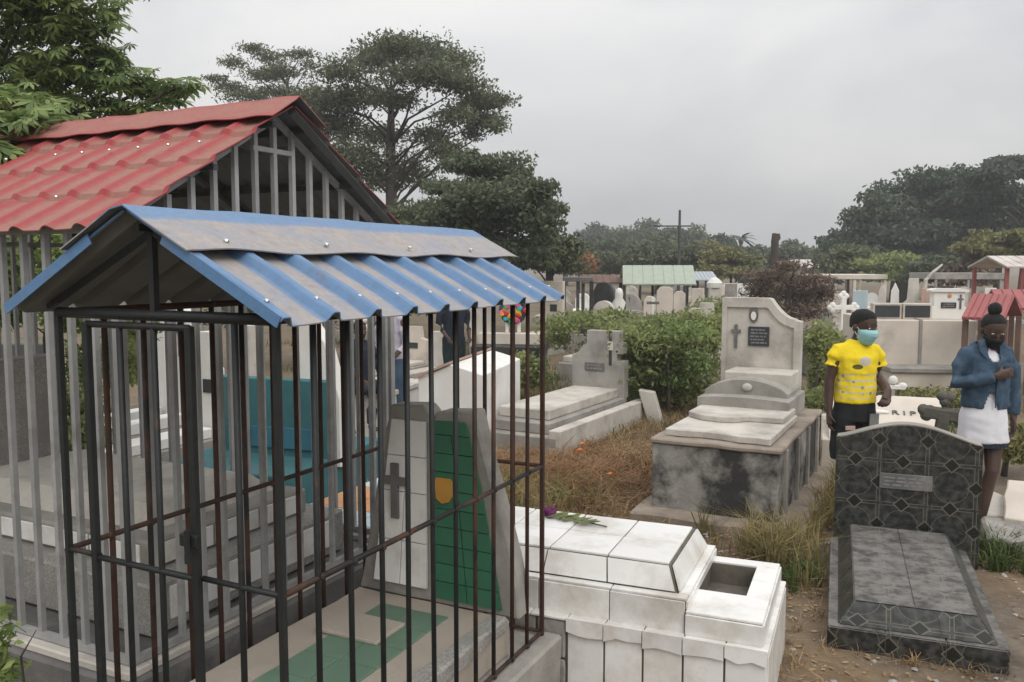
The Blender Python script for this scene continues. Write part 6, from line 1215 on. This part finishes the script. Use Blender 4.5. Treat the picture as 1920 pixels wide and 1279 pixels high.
    b = MB(); b.rings([(0, -0.040, -0.124, 0.030, 0.045), (0, -0.036, -0.105, 0.046, 0.058), (0, -0.022, -0.075, 0.061, 0.082), (0, -0.016, -0.045, 0.069, 0.111), (0, -0.014, -0.026, 0.0685, 0.100)], 22)
    bmesh.ops.delete(b.bm, geom=[v for v in b.bm.verts if v.co.y > 0.012], context='VERTS'); mk = b.build('face_mask', M['mask_black'], t, True); mk.matrix_local = R; mk.modifiers.new('t', 'SOLIDIFY').thickness = 0.003
    for s in (-1, 1): b = MB(); b.tube([(s * 0.066, -0.03, -0.03), (s * 0.080, 0.01, 0.012), (s * 0.082, 0.028, -0.01), (s * 0.066, -0.025, -0.08)], 0.002, 5); b.build('ear_loop', M['mask_black'], mk)
    b = MB(); b.rings([(0, 0.030, -0.045, 0.060, 0.066), (0, 0.026, 0.0, 0.078, 0.084), (0, 0.018, 0.045, 0.080, 0.094), (0, 0.014, 0.080, 0.073, 0.090), (0, 0.012, 0.106, 0.052, 0.066), (0, 0.010, 0.120, 0.018, 0.022)], 20); b.ball((0, 0.045, 0.145), (0.048, 0.046, 0.050), 3); b.rough(0.003, 40); h = b.build('hair', M['hair'], t, True); h.matrix_local = R
girl()
def bystander(label, px, Y, top, leg, height=1.68, seat=None, turn=0.0, skin='skin'):
    x, y = at(px, Y); t = thing('person', label, 'person', (x, y, 0 if seat is None else seat - 0.80 * height / 1.68 + 0.02), 0, None); t.rotation_euler.z = turn; t.scale = (height / 1.68,) * 3; zs = 1.41
    def legs(b, e):
        for s in (-1, 1):
            if seat is None: limb(b, [(s * 0.075, 0, 0.9), (s * 0.09, -0.01, 0.68), (s * 0.09, 0.02 * s, 0.47), (s * 0.095, 0.03 * s, 0.27), (s * 0.095, 0.04 * s + 0.01, 0.07 if not e else 0.09)], [0.085 + e, 0.072 + e, 0.053 + e, 0.05 + e, 0.036 + e])
            else: limb(b, [(s * 0.08, 0, 0.87), (s * 0.10, -0.22, 0.87), (s * 0.10, -0.42, 0.86), (s * 0.10, -0.44, 0.65), (s * 0.10, -0.42, 0.47)], [0.085 + e, 0.075 + e, 0.06 + e, 0.05 + e, 0.036 + e])
            if not e:
                f = V3(s * 0.095, 0.02, 0.04) if seat is None else V3(s * 0.10, -0.42, 0.44); limb(b, [f + V3(0, 0.03, 0), f + V3(0, -0.06, -0.008), f + V3(0, -0.16, -0.02)], [(0.034, 0.036), (0.04, 0.028), (0.03, 0.016)])
    b = MB(); torso(b, 0.84, (0.145, 0.10), (0.125, 0.09), (0.15, 0.10), 0.18, zs); limb(b, [(0, 0.01, zs - 0.02), (0, 0, zs + 0.05), (0.0, -0.015, 1.49)], [0.05, 0.046, 0.048]); R = head(b, V3(0, -0.02, 1.55)); legs(b, 0)
    A = {}
    for s in (-1, 1):
        a = [(s * 0.165, 0, zs - 0.04), (s * 0.20, 0, 1.25), (s * 0.215, 0.02, 1.12), (s * 0.20, -0.08, 1.0), (s * 0.17, -0.15, 0.92)] if seat is None else [(s * 0.165, 0, zs - 0.04), (s * 0.20, -0.03, 1.25), (s * 0.21, -0.06, 1.14), (s * 0.17, -0.2, 1.05), (s * 0.13, -0.3, 0.97)]
        A[s] = a; limb(b, a, [0.048, 0.043, 0.037, 0.034, 0.024]); d = (Vector(a[-1]) - Vector(a[-2])); hand(b, Vector(a[-1]), d, V3(0, 1, 0).cross(d), V3(-s, 0, 0), 0.5)
    body = fuse('body', b, M[skin], t, 0.012, 4); face_bits(R, body)
    b = MB(); torso(b, 0.84, (0.15, 0.11), (0.145, 0.105), (0.155, 0.11), 0.185, zs, 0.010)
    for s in (-1, 1): limb(b, [(s * 0.12, 0, zs - 0.02)] + A[s][:4], [0.06, 0.062, 0.058, 0.052, 0.046])
    b.rough(0.008, 9); fuse('top', b, top, t, 0.013, 3, 0.008)
    b = MB(); b.rings([(0, 0, 0.80, 0.15, 0.115), (0, 0, 0.95, 0.145, 0.11)], 18); legs(b, 0.014); b.rough(0.006, 9); fuse('trousers', b, leg, t, 0.013, 3)
    b = MB(); b.rings([(0, 0.03, -0.03, 0.066, 0.074), (0, 0.02, 0.03, 0.08, 0.09), (0, 0.012, 0.08, 0.073, 0.092), (0, 0.01, 0.118, 0.02, 0.024)], 16); h = b.build('hair', M['hair'], t, True); h.matrix_local = R
bystander('person in dark navy clothes standing behind the cage among the graves', 850, 12.0, M['navy'], M['dark_teal_cloth'], turn=0.5)
bystander('person in pale lilac top and blue jeans standing behind the cage bars', 731, 9.6, M['lilac'], M['jeans'], height=1.6, turn=-0.6)
bystander('person in navy clothes sitting on the white block tomb behind the bars', 672, 9.15, M['navy'], M['navy'], height=1.5, seat=0.525, turn=0.7)
# ------------------------------------------------------------------ haze
def build_haze():
    b = MB(); b.box(-260, 260, -30, 240, -1.2, 14.0); o = b.build('haze', None)
    m = bpy.data.materials.new('haze_air'); m.use_nodes = True; N, L = m.node_tree.nodes, m.node_tree.links; N.remove(N['Principled BSDF'])
    v = N.new('ShaderNodeVolumePrincipled'); v.inputs['Color'].default_value = (0.93, 0.95, 0.97, 1); v.inputs['Density'].default_value = 0.0022; v.inputs['Anisotropy'].default_value = 0.2
    L.new(v.outputs[0], N['Material Output'].inputs['Volume']); o.data.materials.append(m); o['kind'] = 'stuff'; o['label'] = 'thin pale haze filling the air over the cemetery'; o['category'] = 'haze'
build_haze()
